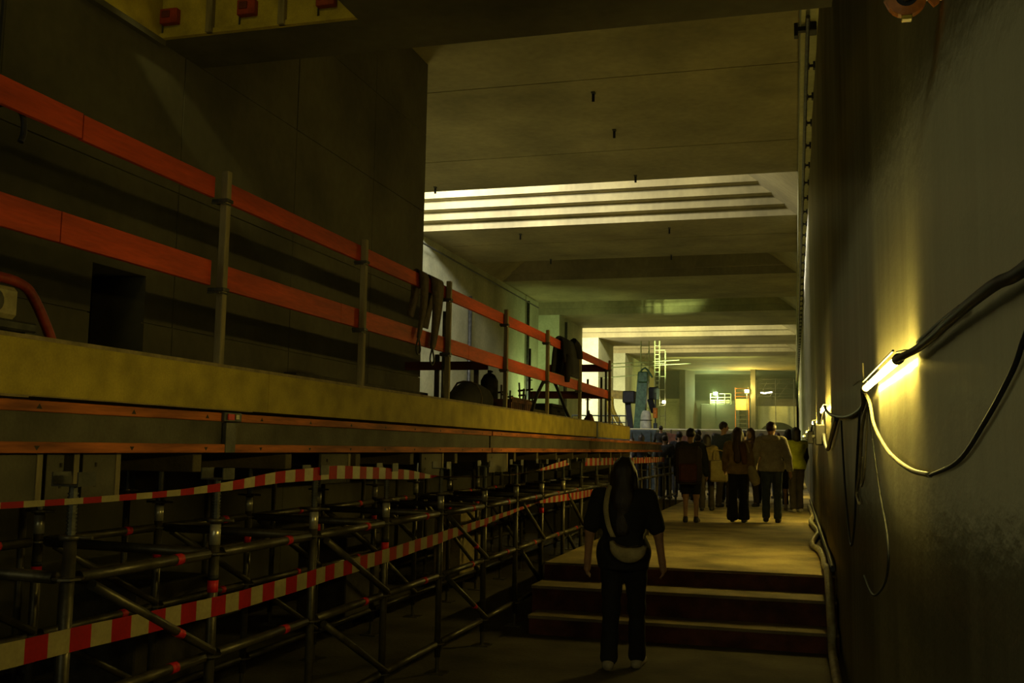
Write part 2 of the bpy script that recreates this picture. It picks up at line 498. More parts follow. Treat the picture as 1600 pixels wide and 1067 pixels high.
# coffer lining: flared right side and lit far face with posts and red recess boxes
b = MB()
b.add([(cx1, cy0, zl + .005), (cx1, cy1, zl + .005), (cx1 + .45, cy1, 7.2), (cx1 + .45, cy0, 7.2)], [(0, 1, 2, 3)])
b.box(cx0 + .001, cx1 - .001, cy1 - .03, cy1 - .001, zl + .03, 7.2)
b.box(cx0 + .001, cx1 - .001, cy1 - .06, cy1 - .001, zl + .002, zl + .05)
struct(b.build('trim_2', MT['plywood']))
for x in (-5.405, -4.629):
    b = MB(); b.box(x - .035, x + .035, cy1 - .09, cy1 - .031, zl + .002, 7.2, bev=.004)
    tag(b.build('timber_strut', MT['post']), 'upright timber strut in the yellow-lit ceiling recess, ' + ('the left one of two' if x < -5 else 'the right one of two'), 'strut')
for i, x in enumerate((-5.85, -5.0, -4.17)):
    t = thing('recess_box', 'dark red recess box on the yellow-lit ceiling recess, ' + ('leftmost of the three', 'middle one of the three', 'rightmost of the three')[i], 'box', (x, cy1 - .032, 5.865))
    b = MB(); b.box(-.095, .095, -.07, 0, -.075, .075, bev=.006); b.build('housing', MT['redpaint'], t)
    b = MB(); b.box(-.07, .02, -.082, -.0705, -.02, .05, bev=.003); b.build('lid', MT['darkred'], t)
    b = MB(); b.tube([(-.09, -.02, -.076), (-.09, -.02, -.2)], .008, 6); b.build('rod', MT['steel_dark'], t)

# hall ceiling slabs, each cast in strips
ce2 = None
slabs = ((9.03, 23.95), (28.45, 33.8), (37.9, 43.8), (48.0, 53.6), (58.3, 63.4), (68.1, 84.0))
for si, (y0, y1) in enumerate(slabs):
    b = MB(); b.box(XH - 2.2, 0.149, y0 + .04, y1 - .04, ZC + .04, ZC + 2.0)
    c = struct(b.build('ceiling', MT['conc']))
    n = 3 if si == 0 else 2
    cuts = [y0, 17.05, 21.4, y1] if si == 0 else [y0, y0 + (y1 - y0) * .45, y1]
    for k in range(n):
        b = MB(); b.box(XH - 2.2, 0.148, cuts[k] + (0 if k == 0 else .012), cuts[k + 1] - (0 if k == n - 1 else .012), ZC + RND.uniform(0, .012), ZC + .06)
        b.build('concrete_panel', MT['conc'], c)
    b = MB(); b.box(XH - 2.2, 0.149, y1 - .05, y1 - .002, ZC + .06, ZC + 2.0); b.box(XH - 2.2, .149, y0, y0 + .04, ZC + .06, ZC + 2.0)
    b.build('slab_edge', MT['conc'], c)

# stepped far faces of the ceiling slots
for ci, (y0, y1) in enumerate(((23.95, 28.45), (33.8, 37.9), (43.8, 48.0), (53.6, 58.3), (63.4, 68.1))):
    b = MB()
    n = 4 if ci == 0 else 2
    rise, run = (.25, .34) if ci == 0 else (.30, .16)
    for k in range(n):
        yy = y1 - .005 - run * k
        b.box(XH - 2.2 if ci > 1 else XH, .148, yy - .0, y1 + .0 - .004 if k == 0 else yy + run, ZC + rise * k + .002, ZC + rise * (k + 1) if k < n - 1 else ZC + 1.7)
    b.box(XH - 2.2, .149, y0 - .3, y1 + .3, ZC + 1.7, ZC + 2.0)
    # slanted right end
    xa, xb, zt = .149, -1.55, ZC + 1.25
    vs = [(xa, y0, ZC), (xa, y1, ZC), (xb, y1, zt), (xb, y0, zt), (xa, y0, ZC + 1.7), (xa, y1, ZC + 1.7), (xb, y1, ZC + 1.7), (xb, y0, ZC + 1.7)]
    b.add(vs, [(0, 3, 2, 1), (3, 7, 6, 2), (0, 1, 5, 4)])
    if ci == 1:
        xa, xb = XH, XH + 1.6
        vs = [(xa, y0, ZC), (xa, y1, ZC), (xb, y1, zt), (xb, y0, zt), (xb, y1, ZC + 1.7), (xb, y0, ZC + 1.7)]
        b.add(vs, [(0, 1, 2, 3), (3, 2, 4, 5)])
    struct(b.build('trim_%d' % (ci + 3), MT['conc']))

# far end of the hall
b = MB()
b.box(-9.05, -8.58, 83, 84.2, PF, ZC)                     # pier
b.add([(-8.58, 83.0, PF), (-8.58, 83.0, ZC), (-7.95, 84.6, ZC), (-7.95, 84.6, 5.9), (-7.70, 84.6, 4.9), (-8.0, 84.6, PF)], [(0, 1, 2, 3, 4, 5)])
b.box(-3.38, -3.0, 83, 84.6, PF, ZC)
b.box(-14, 1.6, 95.5, 96, PF, ZC + 2)                      # end wall
b.box(XH, -9.05, 84.0, 84.6, 5.94, ZC); b.box(-3.0, .16, 84.4, 84.6, 5.36, 5.95); b.box(-14, 1.6, 84.0, 95.5, ZC, ZC + .8)
struct(b.build('wall_back', MT['conc_dark']))
b = MB(); b.box(XH, -9.06, 83.9, 84.5, PF, 5.66)
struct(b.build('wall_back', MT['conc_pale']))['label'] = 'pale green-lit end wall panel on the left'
b = MB(); b.box(XH, -9.06, 83.8, 84.5, 5.66, 5.93); b.build('trim_8', MT['conc_pale'])['kind'] = 'structure'
# right end panel with a tunnel arch
b = MB(); n = 18; cx, rad, zc = -1.32, 1.42, 2.65
arc = [(cx + rad * 1.15 * math.cos(a), zc + rad * math.sin(a)) for a in [math.pi * i / n for i in range(n + 1)]]
xr, xl2, top = .16, -2.99, 5.36
vs = []
for k, (x, z) in enumerate(arc):
    vs += [(x, 84.0, z), (x, 84.0, top), (x, 84.9, z)]
fs = []
for k in range(n):
    a = 3 * k; fs += [(a, a + 1, a + 4, a + 3), (a, a + 3, a + 5, a + 2)]
b.add(vs, fs)
b.box(arc[0][0], xr, 84.0, 84.9, PF, top); b.box(xl2, arc[-1][0], 84.0, 84.9, PF, top)
b.box(arc[-1][0], arc[0][0], 84.05, 84.9, zc + rad + .05, top)
struct(b.build('wall_back', MT['conc_pale']))['label'] = 'pale end wall panel with a low tunnel arch on the right'
b = MB(); b.box(-9.0, -3.39, 88, 88.3, PF, 6.0)
struct(b.build('wall_back', MT['conc_dark']))['label'] = 'dark low wall between the two end piers'

b = MB(); b.box(-6.0, -5.9, 15.72, 24.0, 0, 1.92)  # blocker added to keep hall light out from under the deck
struct(b.build('wall_left', MT['conc_dark']))['label'] = 'dark low wall added to block hall light under the deck'
b = MB(); b.box(-6.0, -3.25, 20.4, 20.5, 0, 1.55)  # second blocker added across the deck end for the same darkness
struct(b.build('wall_left', MT['conc_dark']))['label'] = 'dark low cross wall added to block light under the deck end'
b = MB(); b.box(-5.999, -5.965, 2.2, 8.24, 5.665, 7.19)  # bright yellow plate added so the coffer's left side looks lit
struct(b.build('trim_10', MT['plywood']))
b = MB(); b.box(-5.999, -5.93, 2.2, 8.28, 5.60, 5.659)
struct(b.build('trim_9', MT['conc_dark']))

# ================================================================== DECK ON THE LEFT
XD = -3.0
deck = thing('formwork_deck', 'raised formwork deck with yellow edge boards, carried by the scaffold', 'deck')
b = MB(); b.box(XL + .02, XD - .03, 1.0, 19.0, 1.93, 2.05); b.build('deck_surface', MT['plytop'], deck)
for (y0, y1) in ((1.2, 5.35), (5.354, 10.6), (10.604, 15.62), (15.78, 19.0)):
    b = MB(); b.box(XD - .027, XD, y0, y1, 1.90, 2.128, bev=.002); b.build('edge_board', MT['plywood'], deck)
    b = MB(); b.box(XD - .16, XD - .004, y0, y1, 2.1285, 2.146); b.build('capping_strip', MT['plytop'], deck)
for k, (y0, y1) in enumerate(((1.6, 3.4), (2.9, 5.15))):
    b = MB(); b.box(XD - .02, XD + .012 + .004 * k, y0, y1, 1.889 + .0055 * k, 1.894 + .0055 * k); b.build('thin_lath', MT['plytop'], deck)
b = MB(); b.box(XD - .03, XD + .006, 15.63, 15.77, 1.88, 2.15); b.build('joint_strap', MT['steel_dark'], deck)

gl = ['nearest orange-flanged girder under the yellow edge board', 'second orange-flanged girder, behind the bright joint clip',
      'third orange-flanged girder, below the dark clutter on the deck', 'farthest orange-flanged girder, running past the end of the deck']
for k, (y0, y1) in enumerate(((1.3, 4.93), (4.97, 9.95), (9.99, 15.2), (15.24, 23.85))):
    t = thing('formwork_girder', gl[k], 'girder', (XD - .04, y0, 1.665))
    L_ = y1 - y0
    for z in (0.0, .17):
        b = MB(); b.box(-.04, .04, 0, L_, z, z + .046, bev=.003)
        b.build('flange', MT['flange'], t)
    b = MB(); b.box(-.014, .014, .004, L_ - .004, .046, .17)
    b.build('web', MT['webwood'] if k == 3 else MT['web'], t)
    bb = MB()
    for yy in np.arange(.3, L_ - .1, .62):
        for z in (.045, .171):
            bb2 = MB(); bb2.add([(.0402, yy, z + (.008 if z < .1 else .0)), (.0402, yy + .035, z + (.008 if z < .1 else .0)), (.0402, yy + .0175, z + (-.022 if z < .1 else .034))], [(0, 1, 2) if z > .1 else (0, 2, 1)])
            if z < .1:
                bb.add([(.0405, yy, .030), (.0405, yy + .035, .030), (.0405, yy + .0175, .010)], [(0, 2, 1)])
            else:
                bb.add([(.0405, yy, .182), (.0405, yy + .035, .182), (.0405, yy + .0175, .204)], [(0, 1, 2)])
    o = bb.build('printed_mark', MT['clutter'], t); o['kind'] = 'stuff'
# joint clip
t = thing('joint_clip', 'small red and white clip at the first girder joint', 'clip', (XD + .004, 4.95, 1.835))
b = MB(); b.box(0, .02, -.10, .075, 0, .05, bev=.003); b.build('plate', MT['steel_dark'], t)
b = MB(); b.box(.0205, .028, -.075, -.01, .008, .042, bev=.002); b.build('red_tab', MT['redmark'], t)
b = MB(); b.box(.0205, .030, 0.0, .035, .012, .040, bev=.002); b.build('white_tab', MT['tape_white'], t)
b = MB(); b.box(XD - .02, XD + .006, 4.90, 5.0, 1.665, 1.83, bev=.002)
tag(b.build('web_plate', MT['steel_dark']), 'dark splice plate over the first girder joint', 'plate')

# transverse joists under the girders and plywood blocks between
jm = MB(); jm.box(XL + .3, XD + .06, -.04, .04, 1.56, 1.664, bev=.004)
jme = jm.mesh('joist', MT['flange'])
jm2 = MB(); jm2.box(XL + .3, XD - .1, -.04, .04, 1.56, 1.664, bev=.004); jme2 = jm2.mesh('joist', MT['webwood'])
PY = [3.28, 4.28, 5.30, 6.36, 7.45, 8.6, 9.65, 10.7, 11.75, 12.8, 13.85, 14.9, 15.95, 17.0, 18.05, 19.1, 20.2, 21.3, 22.4, 23.5]
for i, y in enumerate(PY[:16]):
    tag(inst('timber_joist', jme2, None, (0, y + .52, 0)), 'timber joist lying across the scaffold heads below the girders', 'joist', 'cross joists under the girders')
plates = [(3.05, 3.63), (3.66, 3.86), (3.89, 4.15), (6.28, 6.74), (8.2, 8.75), (10.2, 10.9)]
for k, (y0, y1) in enumerate(plates):
    t = thing('plywood_block', ('grey plywood sheet hanging below the girder at the far left', 'narrow grey plywood sheet hanging second from the left',
              'grey plywood sheet with pale edge, third from the left', 'small plywood sheet below the girder where the upper tape peaks',
              'small plywood sheet below the girder right of the tape peak', 'small plywood sheet hanging below the third girder')[k], 'plywood sheet', (XD - .1, y0, 1.45))
    b = MB(); b.box(-.02, 0, 0, y1 - y0, 0, .213, bev=.002); b.build('sheet', MT['web'], t)
    b = MB(); b.box(-.05, .006, y1 - y0 - .035, y1 - y0 - .0, 0, .213, bev=.002); b.build('batten', MT['post'], t)
    b = MB()
    for zz in (.06, .15): b.box(.0002, .004, .08, .092, zz, zz + .02)
    b.build('bolt', MT['clutter'], t)

# ---------------------------------------------------------------- guardrail
rail = thing('guardrail', 'guardrail of red boards on timber posts along the deck edge', 'railing')
pposts = [1.1, 3.0 - .05, 4.87, 6.76, 8.66, 10.58, 12.52, 14.55, 17.05]
pm = MB(); pm.box(-.022, .022, -.022, .022, 0, 1.17, bev=.004); pme = pm.mesh('post', MT['post'])
cm = MB(); cm.box(-.07, .03, -.032, .032, 0, .02, bev=.002); cm.tube([(-.05, -.06, -.012), (.02, -.06, -.012), (.02, .02, -.012)], .006, 6)
cme = cm.mesh('clamp', MT['steel_dark'])
for i, y in enumerate(pposts):
    if i == 1: continue
    p = inst('post', pme, rail, (XD - .045, y, 2.06))
    for z in (.99, .49):
        inst('clamp', cme, p, (-.0, -.0, z))
tops = [(0.6, 3.72), (3.725, 4.80), (4.93, 8.0), (8.005, 10.55), (10.6, 12.3), (12.305, 17.25)]
for k, (y0, y1) in enumerate(tops):
    z = 3.068 + RND.uniform(-.004, .004)
    b = MB(); b.box(XD - .098, XD - .072, y0, y1, z, z + .116, bev=.002); b.build('rail_board', MT['redboard'], rail)
mids = [(0.6, 3.62), (3.625, 4.80), (4.93, 6.45), (6.455, 9.35), (9.355, 12.6), (12.605, 17.2)]
for k, (y0, y1) in enumerate(mids):
    z = 2.573 + RND.uniform(-.004, .004)
    b = MB(); b.box(XD - .098 - .002 * (k % 2), XD - .072, y0, y1, z, z + .138, bev=.002); b.build('rail_board', MT['redboard'], rail)
# return rails across the deck end
for z, h, xw in ((3.04, .13, -3.66), (2.575, .13, -4.0)):
    b = MB(); b.box(xw - .5, XD - .1, 17.10, 17.13, z, z + h, bev=.002); b.build('rail_board', MT['darkred'], rail)

# second lower railing with dark beams standing further back on the deck
t = thing('trestle_barrier', 'dark timber barrier standing across the deck behind the slings', 'barrier')
b = MB(); b.box(-5.2, -4.0, 13.0, 13.05, 2.76, 2.875, bev=.003); b.build('beam', MT['darkred'], t)
for x in (-4.75, -4.18):
    b = MB(); b.box(x - .03, x + .03, 13.051, 13.10, 2.051, 2.98, bev=.003); b.build('leg', MT['clutter'], t)

# slender scaffold tubes rising behind the deck
bp = MB(); bp.tube([(0, 0, 0), (0, 0, 1)], .024, 8); bpm = bp.mesh('tube', MT['steel_dark'], True)
spots_ = [(-4.6, 12.9, 2.055, 1.5, 'slim steel prop standing on the deck left of the slings'),
          (-4.35, 16.6, 2.055, 1.35, 'tall slim steel prop on the deck behind the second slack post'),
          (-4.1, 18.2, 2.055, 1.6, 'tall slim steel prop against the green-lit wall'),
          (-3.7, 18.4, 2.055, .95, 'short steel prop near the bent hose'),
          (-3.35, 17.9, 2.055, .95, 'short steel prop just right of the bent hose'),
          (-3.9, 18.7, 2.055, 1.2, 'steel prop behind the hanging black jacket'),
          (-3.45, 18.9, 2.055, 1.3, 'rightmost steel prop at the end of the deck')]
for (x, y, z, h, lab) in spots_:
    t = thing('steel_prop', lab, 'prop', (x, y, z))
    b = MB(); b.tube([(0, 0, .006), (0, 0, h)], .022, 8); b.build('tube', MT['steel_dark'], t, True)
    b = MB(); b.box(-.06, .06, -.06, .06, 0, .006); b.build('foot_plate', MT['steel_dark'], t)
    b = MB(); b.tube([(-.05, 0, h * .6), (.05, 0, h * .6)], .008, 6); b.build('pin', MT['steel_dark'], t)

# ---------------------------------------------------------------- things on the deck
DK = 2.0501
# machine at far left
t = thing('plate_compactor', 'small compactor with red bent handle and pale engine at the deck edge, far left', 'machine', (-3.40, 3.54, DK))
b = MB(); b.tube([(.0, -.25, .33), (.0, .05, .385), (.0, .24, .375), (.0, .33, .31), (.0, .44, .16), (.0, .52, .01)], .024, 10, smooth=4); b.build('handle', MT['redpaint'], t, True)
b = MB(); b.box(-.12, .06, -.16, .17, .20, .345, bev=.02); b.build('engine', MT['engine'], t)
b = MB(); b.tube([(-.03, .02, .346), (-.03, .02, .375)], .035, 12); b.build('fuel_cap', MT['steel_dark'], t, True)
b = MB(); b.tube([(.061, .01, .27), (.075, .01, .27)], .05, 14); b.build('recoil_cover', MT['steel_dark'], t, True)
b = MB(); b.box(-.14, .07, -.2, .28, .15, .198, bev=.01); b.add([(.06, .2, .16), (.06, .27, .17), (.06, .42, .02), (.06, .34, .02), (-.02, .2, .16), (-.02, .27, .17), (-.02, .42, .02), (-.02, .34, .02)], [(0, 3, 2, 1), (4, 5, 6, 7), (0, 1, 5, 4), (1, 2, 6, 5), (2, 3, 7, 6), (3, 0, 4, 7)]); b.build('chassis', MT['steel_dark'], t)
b = MB(); b.tube([(-.05, .05, .0751), (.05, .05, .0751)], .075, 18); b.build('wheel', MT['rubber'], t, True)
b = MB(); b.tube([(.051, .05, .0751), (.06, .05, .0751)], .03, 12); b.build('wheel_hub', MT['steel'], t, True)
# black hook hanging high at the far left edge
t = thing('lifting_hook', 'black lifting hook at the left edge between the red rails', 'hook', (-3.16, 3.42, 3.0))
b = MB(); b.tube([(.0, -.12, .09), (.0, -.04, .125), (.0, .03, .10), (.0, .045, .03), (0, .03, -.02)], .013, 8, smooth=4); b.build('hook_body', MT['rubber'], t, True)
b = MB(); b.tube([(0, -.12, .1), (0, -.12, .6)], .006, 6); b.build('cord', MT['rubber'], t)
# dark stack
t = thing('timber_stack', 'low dark stack of timbers on the deck behind the slings', 'stack', (-4.2, 9.3, DK))
r2 = random.Random(3)
tm = MB(); tm.box(-.06, .06, -1.6, 1.6, 0, .09, bev=.004); tme = tm.mesh('timber', MT['clutter'])
for lay in range(3):
    for k in range(5 - lay):
        inst('timber', tme, t, (-.3 + k * .14 + lay * .05, r2.uniform(-.1, .1), .001 + .0915 * lay))
t = thing('tarpaulin_bundle', 'dark rolled tarpaulin bundle lying on the deck edge', 'bundle', (-3.75, 11.25, DK))
b = MB()
b.tube([(0, -.55, .12), (.02, -.2, .18), (0, .15, .24), (.03, .5, .22), (0, .8, .12)], [.10, .16, .20, .19, .10], 12, smooth=4); b.build('tarpaulin', MT['cloth_black'], t, True)
b = MB(); b.tube([(.0, .1, .03), (.19, .1, .16), (.12, .12, .40), (-.12, .12, .42), (-.2, .1, .2)], .012, 6, smooth=3); b.build('strap', MT['sling'], t, True)
t = thing('reddish_crate', 'reddish slatted crate on the deck between two rail posts', 'crate', (-3.62, 12.12, DK))
sm = MB(); sm.box(-.012, .0, -.035, .035, 0, .30, bev=.002); sme = sm.mesh('slat', MT['crate'])
for k in range(11): inst('slat', sme, t, (.22, k * .095, .0))
b = MB(); b.box(-.2, .205, -.04, 1.0, .02, .27, bev=.004); b.build('crate_body', MT['crate'], t)
b = MB(); b.box(.221, .24, -.05, 1.02, .23, .27, bev=.003); b.build('top_rail', MT['crate'], t)
t = thing('gas_bottle', 'dark upright gas bottle on the deck, seen below the red mid rail', 'bottle', (-4.15, 13.6, DK))
b = MB(); b.tube([(0, 0, .0), (0, 0, .03), (0, 0, .60), (0, 0, .68), (0, 0, .71)], [.11, .125, .125, .08, .03], 16); b.build('cylinder', MT['cloth_black'], t, True)
b = MB(); b.tube([(0, 0, .711), (0, 0, .75)], .03, 10); b.tube([(0, .0, .73), (.05, 0, .73)], .012, 8); b.build('valve', MT['steel_dark'], t, True)
t = thing('tie_rod_bundle', 'bundle of spiky tie rods and wing nuts on the deck right of the gas bottle', 'rods', (-3.75, 13.5, DK))
for k in range(9):
    b = MB(); x = -.25 + .06 * k; h = .28 + .32 * r2.random(); yy = r2.uniform(-.1, .5)
    b.tube([(x, yy, 0), (x + r2.uniform(-.04, .04), yy + r2.uniform(-.04, .04), h)], .014, 6)
    b.build('tie_rod', MT['clutter'], t)
    b = MB(); b.tube([(x - .05, yy, h * .8), (x + .05, yy, h * .82)], .014, 6); b.build('wing_nut', MT['clutter'], t)
b = MB(); b.box(-.3, .3, -.2, .6, 0, .2, bev=.01); b.build('tray', MT['clutter'], t)
t = thing('tool_chest', 'black tool chest on the deck left of the bent hose', 'chest', (-3.62, 14.6, DK))
b = MB(); b.box(-.25, .25, -.45, .45, 0, .26, bev=.015); b.build('chest_body', MT['cloth_black'], t)
b = MB(); b.box(-.26, .26, -.46, .46, .261, .31, bev=.01); b.build('lid', MT['cloth_black'], t)
b = MB(); b.tube([(.26, -.1, .2), (.29, -.1, .2), (.29, .1, .2), (.26, .1, .2)], .008, 6); b.build('handle', MT['steel_dark'], t)
b = MB(); b.tube([(-3.25, 12.45, 2.08), (-3.26, 12.8, 2.38), (-3.26, 13.3, 2.66), (-3.26, 13.62, 2.69), (-3.26, 14.0, 2.57), (-3.27, 14.7, 2.25), (-3.28, 15.2, 2.09), (-3.35, 15.9, 2.075)], .024, 8, smooth=6)
tag(b.build('bent_hose', MT['rubber'], smooth=True), 'black hose arching above the deck edge below the red mid rail', 'hose')
# small items at deck end
t = thing('work_gloves_pouch', 'small dark reddish pouch at the far end of the deck', 'pouch', (-3.3, 16.55, DK))
b = MB(); b.tube([(0, 0, .0), (0, 0, .05), (0, 0, .16), (0.02, .02, .24)], [.06, .1, .085, .03], 12); b.build('pouch', MT['crate'], t, True)
b = MB(); b.tube([(0, -.06, .2), (0, 0, .3), (0, .06, .2)], .008, 6, smooth=3); b.build('loop', MT['cloth_black'], t, True)


# slings hanging over the top rail
def ribbon(pts, widths, axis=(0, 1, 0), th=.008, sub=6):
    P = [Vector(p) for p in pts]; out = []; W = []
    Q = [P[0]] + P + [P[-1]]
    for i in range(1, len(Q) - 2):
        a, b_, c, d = Q[i - 1:i + 3]
        for k in range(sub):
            t_ = k / sub
            out.append(0.5 * ((2 * b_) + (c - a) * t_ + (2 * a - 5 * b_ + 4 * c - d) * t_ * t_ + (3 * b_ - a - 3 * c + d) * t_ ** 3))
            W.append(widths[i - 1] * (1 - t_) + widths[i] * t_)
    out.append(P[-1]); W.append(widths[-1])
    ax = Vector(axis); vs = []; fs = []
    for i, p in enumerate(out):
        d = (out[min(i + 1, len(out) - 1)] - out[max(i - 1, 0)]).normalized()
        n = d.cross(ax)
        n = n.normalized() if n.length > 1e-5 else Vector((1, 0, 0))
        a = ax * W[i] / 2
        vs += [p - a - n * th / 2, p + a - n * th / 2, p + a + n * th / 2, p - a + n * th / 2]
    for i in range(len(out) - 1):
        for k in range(4):
            a = 4 * i + k; b_ = 4 * i + (k + 1) % 4
            fs.append((a, b_, b_ + 4, a + 4))
    fs += [(3, 2, 1, 0), tuple(len(vs) - 4 + k for k in range(4))]
    return vs, fs


xr_ = XD - .085
for k, (y, wd, dep, lab) in enumerate(((8.02, .16, 2.62, 'brown lifting sling hanging over the top rail, the left one'), (8.36, .24, 2.56, 'wide brown lifting sling hanging over the top rail, the right one'))):
    t = thing('lifting_sling', lab, 'sling', (0, y, 0))
    vs, fs = ribbon([(xr_ - .07, -.04, dep + .2), (xr_ - .05, 0, 3.0), (xr_ - .035, 0, 3.17), (xr_, 0, 3.215), (xr_ + .035, 0, 3.17), (xr_ + .045, -.02, 2.95), (xr_ + .05, -.10, dep + .1), (xr_ + .05, -.14, dep)],
                    [wd * .8, wd, wd * 1.3, wd * 1.4, wd * 1.3, wd, wd * .6, wd * .4])
    b = MB(); b.add(vs, fs); b.build('webbing', MT['sling'], t, True)
    b = MB(); b.tube([(xr_ + .05, -.14, dep + .01), (xr_ + .05, -.19, dep - .09), (xr_ + .05, -.14, dep - .14), (xr_ + .05, -.09, dep - .09), (xr_ + .05, -.14, dep + .01)], .008, 6, smooth=3); b.build('shackle', MT['steel_dark'], t, True)
# black jacket over the rail
t = thing('black_jacket', 'black work jacket slung over the top rail near the deck end', 'jacket', (0, 0, 0))
vs, fs = ribbon([(xr_ - .09, 13.75, 2.75), (xr_ - .06, 13.75, 3.0), (xr_ - .04, 13.75, 3.19), (xr_, 13.75, 3.235), (xr_ + .04, 13.78, 3.19), (xr_ + .07, 13.8, 3.0), (xr_ + .08, 13.85, 2.72)],
                [.9, 1.0, .9, .75, .8, .95, .8], th=.03)
b = MB(); b.add(vs, fs); b.build('jacket_body', MT['cloth_black'], t, True)
b = MB(); b.tube([(xr_ + .09, 13.45, 2.98), (xr_ + .11, 13.40, 2.80), (xr_ + .10, 13.42, 2.62)], [.06, .05, .035], 8, smooth=3); b.build('sleeve', MT['cloth_black'], t, True)
b = MB(); b.tube([(xr_ + .02, 14.1, 3.24), (xr_ + .08, 14.2, 3.16), (xr_ + .10, 14.22, 3.0)], [.07, .06, .05], 8, smooth=3); b.build('hood', MT['cloth_black'], t, True)

# ---------------------------------------------------------------- shoring scaffold
sc = thing('shoring_scaffold', 'grid of galvanised scaffold tubes with red marks carrying the deck', 'scaffold')
ROWX = [-2.65, -3.75, -4.85]
R_ = .0242
# standard = tube + parts
pt = MB(); pt.tube([(0, 0, .12), (0, 0, 1.36)], R_, 10); m_std = pt.mesh('standard', MT['steel'], True)
jk = MB(); jk.tube([(0, 0, 1.361), (0, 0, 1.545)], .016, 8)
for i in range(11): jk.tube([(0, 0, 1.37 + i * .0145), (0, 0, 1.376 + i * .0145)], .020, 8)
m_jack = jk.mesh('jack_screw', MT['steel_dark'])
nt_ = MB(); nt_.tube([(0, 0, 1.345), (0, 0, 1.362)], .042, 10); nt_.tube([(-.09, 0, 1.353), (.09, .01, 1.353)], .007, 6); m_nut = nt_.mesh('jack_nut', MT['steel'], True)
hd = MB(); hd.box(-.06, .06, -.05, .05, 1.546, 1.552); hd.box(-.06, -.054, -.05, .05, 1.552, 1.60); hd.box(.054, .06, -.05, .05, 1.552, 1.60); m_head = hd.mesh('fork_head', MT['steel_dark'])
bs_ = MB(); bs_.box(-.075, .075, -.075, .075, .0, .008); bs_.tube([(0, 0, .008), (0, 0, .13)], .017, 8); m_base = bs_.mesh('base_plate', MT['steel'])
ro = MB(); ro.tube([(0, 0, -.004), (0, 0, .004)], .058, 8)
m_ros = ro.mesh('rosette', MT['steel'])
rm = MB(); rm.tube([(0, 0, 1.02), (0, 0, 1.075)], R_ + .0015, 10); m_mark = rm.mesh('red_band', MT['redmark'], True)
rb_ = MB(); rb_.tube([(0, 0, 1.076), (0, 0, 1.10)], R_ + .0015, 10); m_bk = rb_.mesh('black_band', MT['rubber'], True)
bright = mat('bright zinc', (0.72, 0.68, 0.50), 0.3, 0.1, 9, 0.05, metal=0.6)
br = MB(); br.tube([(0, 0, 1.24), (0, 0, 1.335)], R_ + .002, 10); m_bri = br.mesh('zinc_sleeve', bright, True)
for ri, x in enumerate(ROWX):
    for i, y in enumerate(PY):
        yy = y + ri * .12
        if ri and y > 19: continue
        s0 = inst('standard', m_std, sc, (x, yy, 0))
        for me_, nm in ((m_jack, 'jack_screw'), (m_nut, 'jack_nut'), (m_head, 'fork_head'), (m_base, 'base_plate')):
            if ri == 2 and nm == 'fork_head': continue
            inst(nm, me_, s0)
        if ri < 2:
            for z in (1.20, .73, .22): inst('rosette', m_ros, s0, (0, 0, z))
        if ri < 2 and 0 < i < 9:
            inst('zinc_sleeve', m_bri, s0)
            if i % 2 or ri: inst('red_band', m_mark, s0); inst('black_band', m_bk, s0)
ledg = {}
redl = {}
for ri, x in enumerate(ROWX):
    for i in range(len(PY) - 1):
        if ri and PY[i] > 18: continue
        y0 = PY[i] + ri * .12; L_ = PY[i + 1] - PY[i]
        key = round(L_, 3)
        if key not in ledg:
            b = MB(); b.tube([(0, .058, 0), (0, L_ - .058, 0)], R_, 9)
            ledg[key] = b.mesh('ledger', MT['steel'], True)
            b = MB(); b.tube([(0, L_ * .68, 0), (0, L_ * .68 + .05, 0)], R_ + .0015, 9)
            redl[key] = b.mesh('red_band', MT['redmark'], True)
        for z in ((1.20, .73, .22) if ri < 2 else (.22,)):
            l = inst('ledger', ledg[key], sc, (x, y0, z))
            if i < 9 and ri < 2 and z > .5: inst('red_band', redl[key], l)
for i in range(14):        # transoms across the rows
    for z in (1.20,):
        b = MB(); b.tube([(ROWX[0] - .058, PY[i], z), (ROWX[1] + .058, PY[i] + .12, z)], R_, 8)
        b.build('transom', MT['steel'], sc, True)
for ri, x in enumerate(ROWX[:2]):      # diagonals
    for i in range(0, 12):
        y0, y1 = PY[i] + ri * .12, PY[i + 1] + ri * .12
        if (i + ri) % 2 == 0 or i < 1:
            levels = ((1.17, .76), (.70, .25))
        else:
            levels = ((1.17, .76),) if ri else ()
        for za, zb in levels:
            if i == 0 and za < 1 and ri == 0: continue
            dx = .045
            b = MB(); b.tube([(x + dx, y0 + .08, za), (x + dx, y1 - .05, zb)], .021, 8)
            br_ = b.build('brace', MT['steel'], sc, True)
            if i in (0, 4) and ri == 0:
                d = Vector((0, y1 - y0 - .13, zb - za)); p = Vector((x + dx, y0 + .08, za))
                b = MB(); b.tube([p + d * .66, p + d * .71], .0225, 8); b.build('red_band', MT['redmark'], br_, True)
# things stored under the deck
for k, (x, y, w_, h_, lab) in enumerate(((-4.3, 9.2, .5, .35, 'dark crate stored under the deck behind the scaffold'), (-4.1, 12.2, .35, .4, 'pale box under the deck, lit from behind'), (-4.3, 6.0, .6, .3, 'low dark pallet stack under the deck on the left'))):
    t = thing('stored_crate', lab, 'crate', (x, y, 0))
    b = MB(); b.box(-w_ / 2, w_ / 2, -.4, .4, .08, h_ + .5, bev=.01); b.build('crate_body', MT['plytop'] if k == 1 else MT['clutter'], t)
    for yy in (-.3, .25):
        b = MB(); b.box(-w_ / 2, w_ / 2, yy, yy + .08, 0, .079); b.build('skid', MT['clutter'], t)

# ---------------------------------------------------------------- barrier tapes


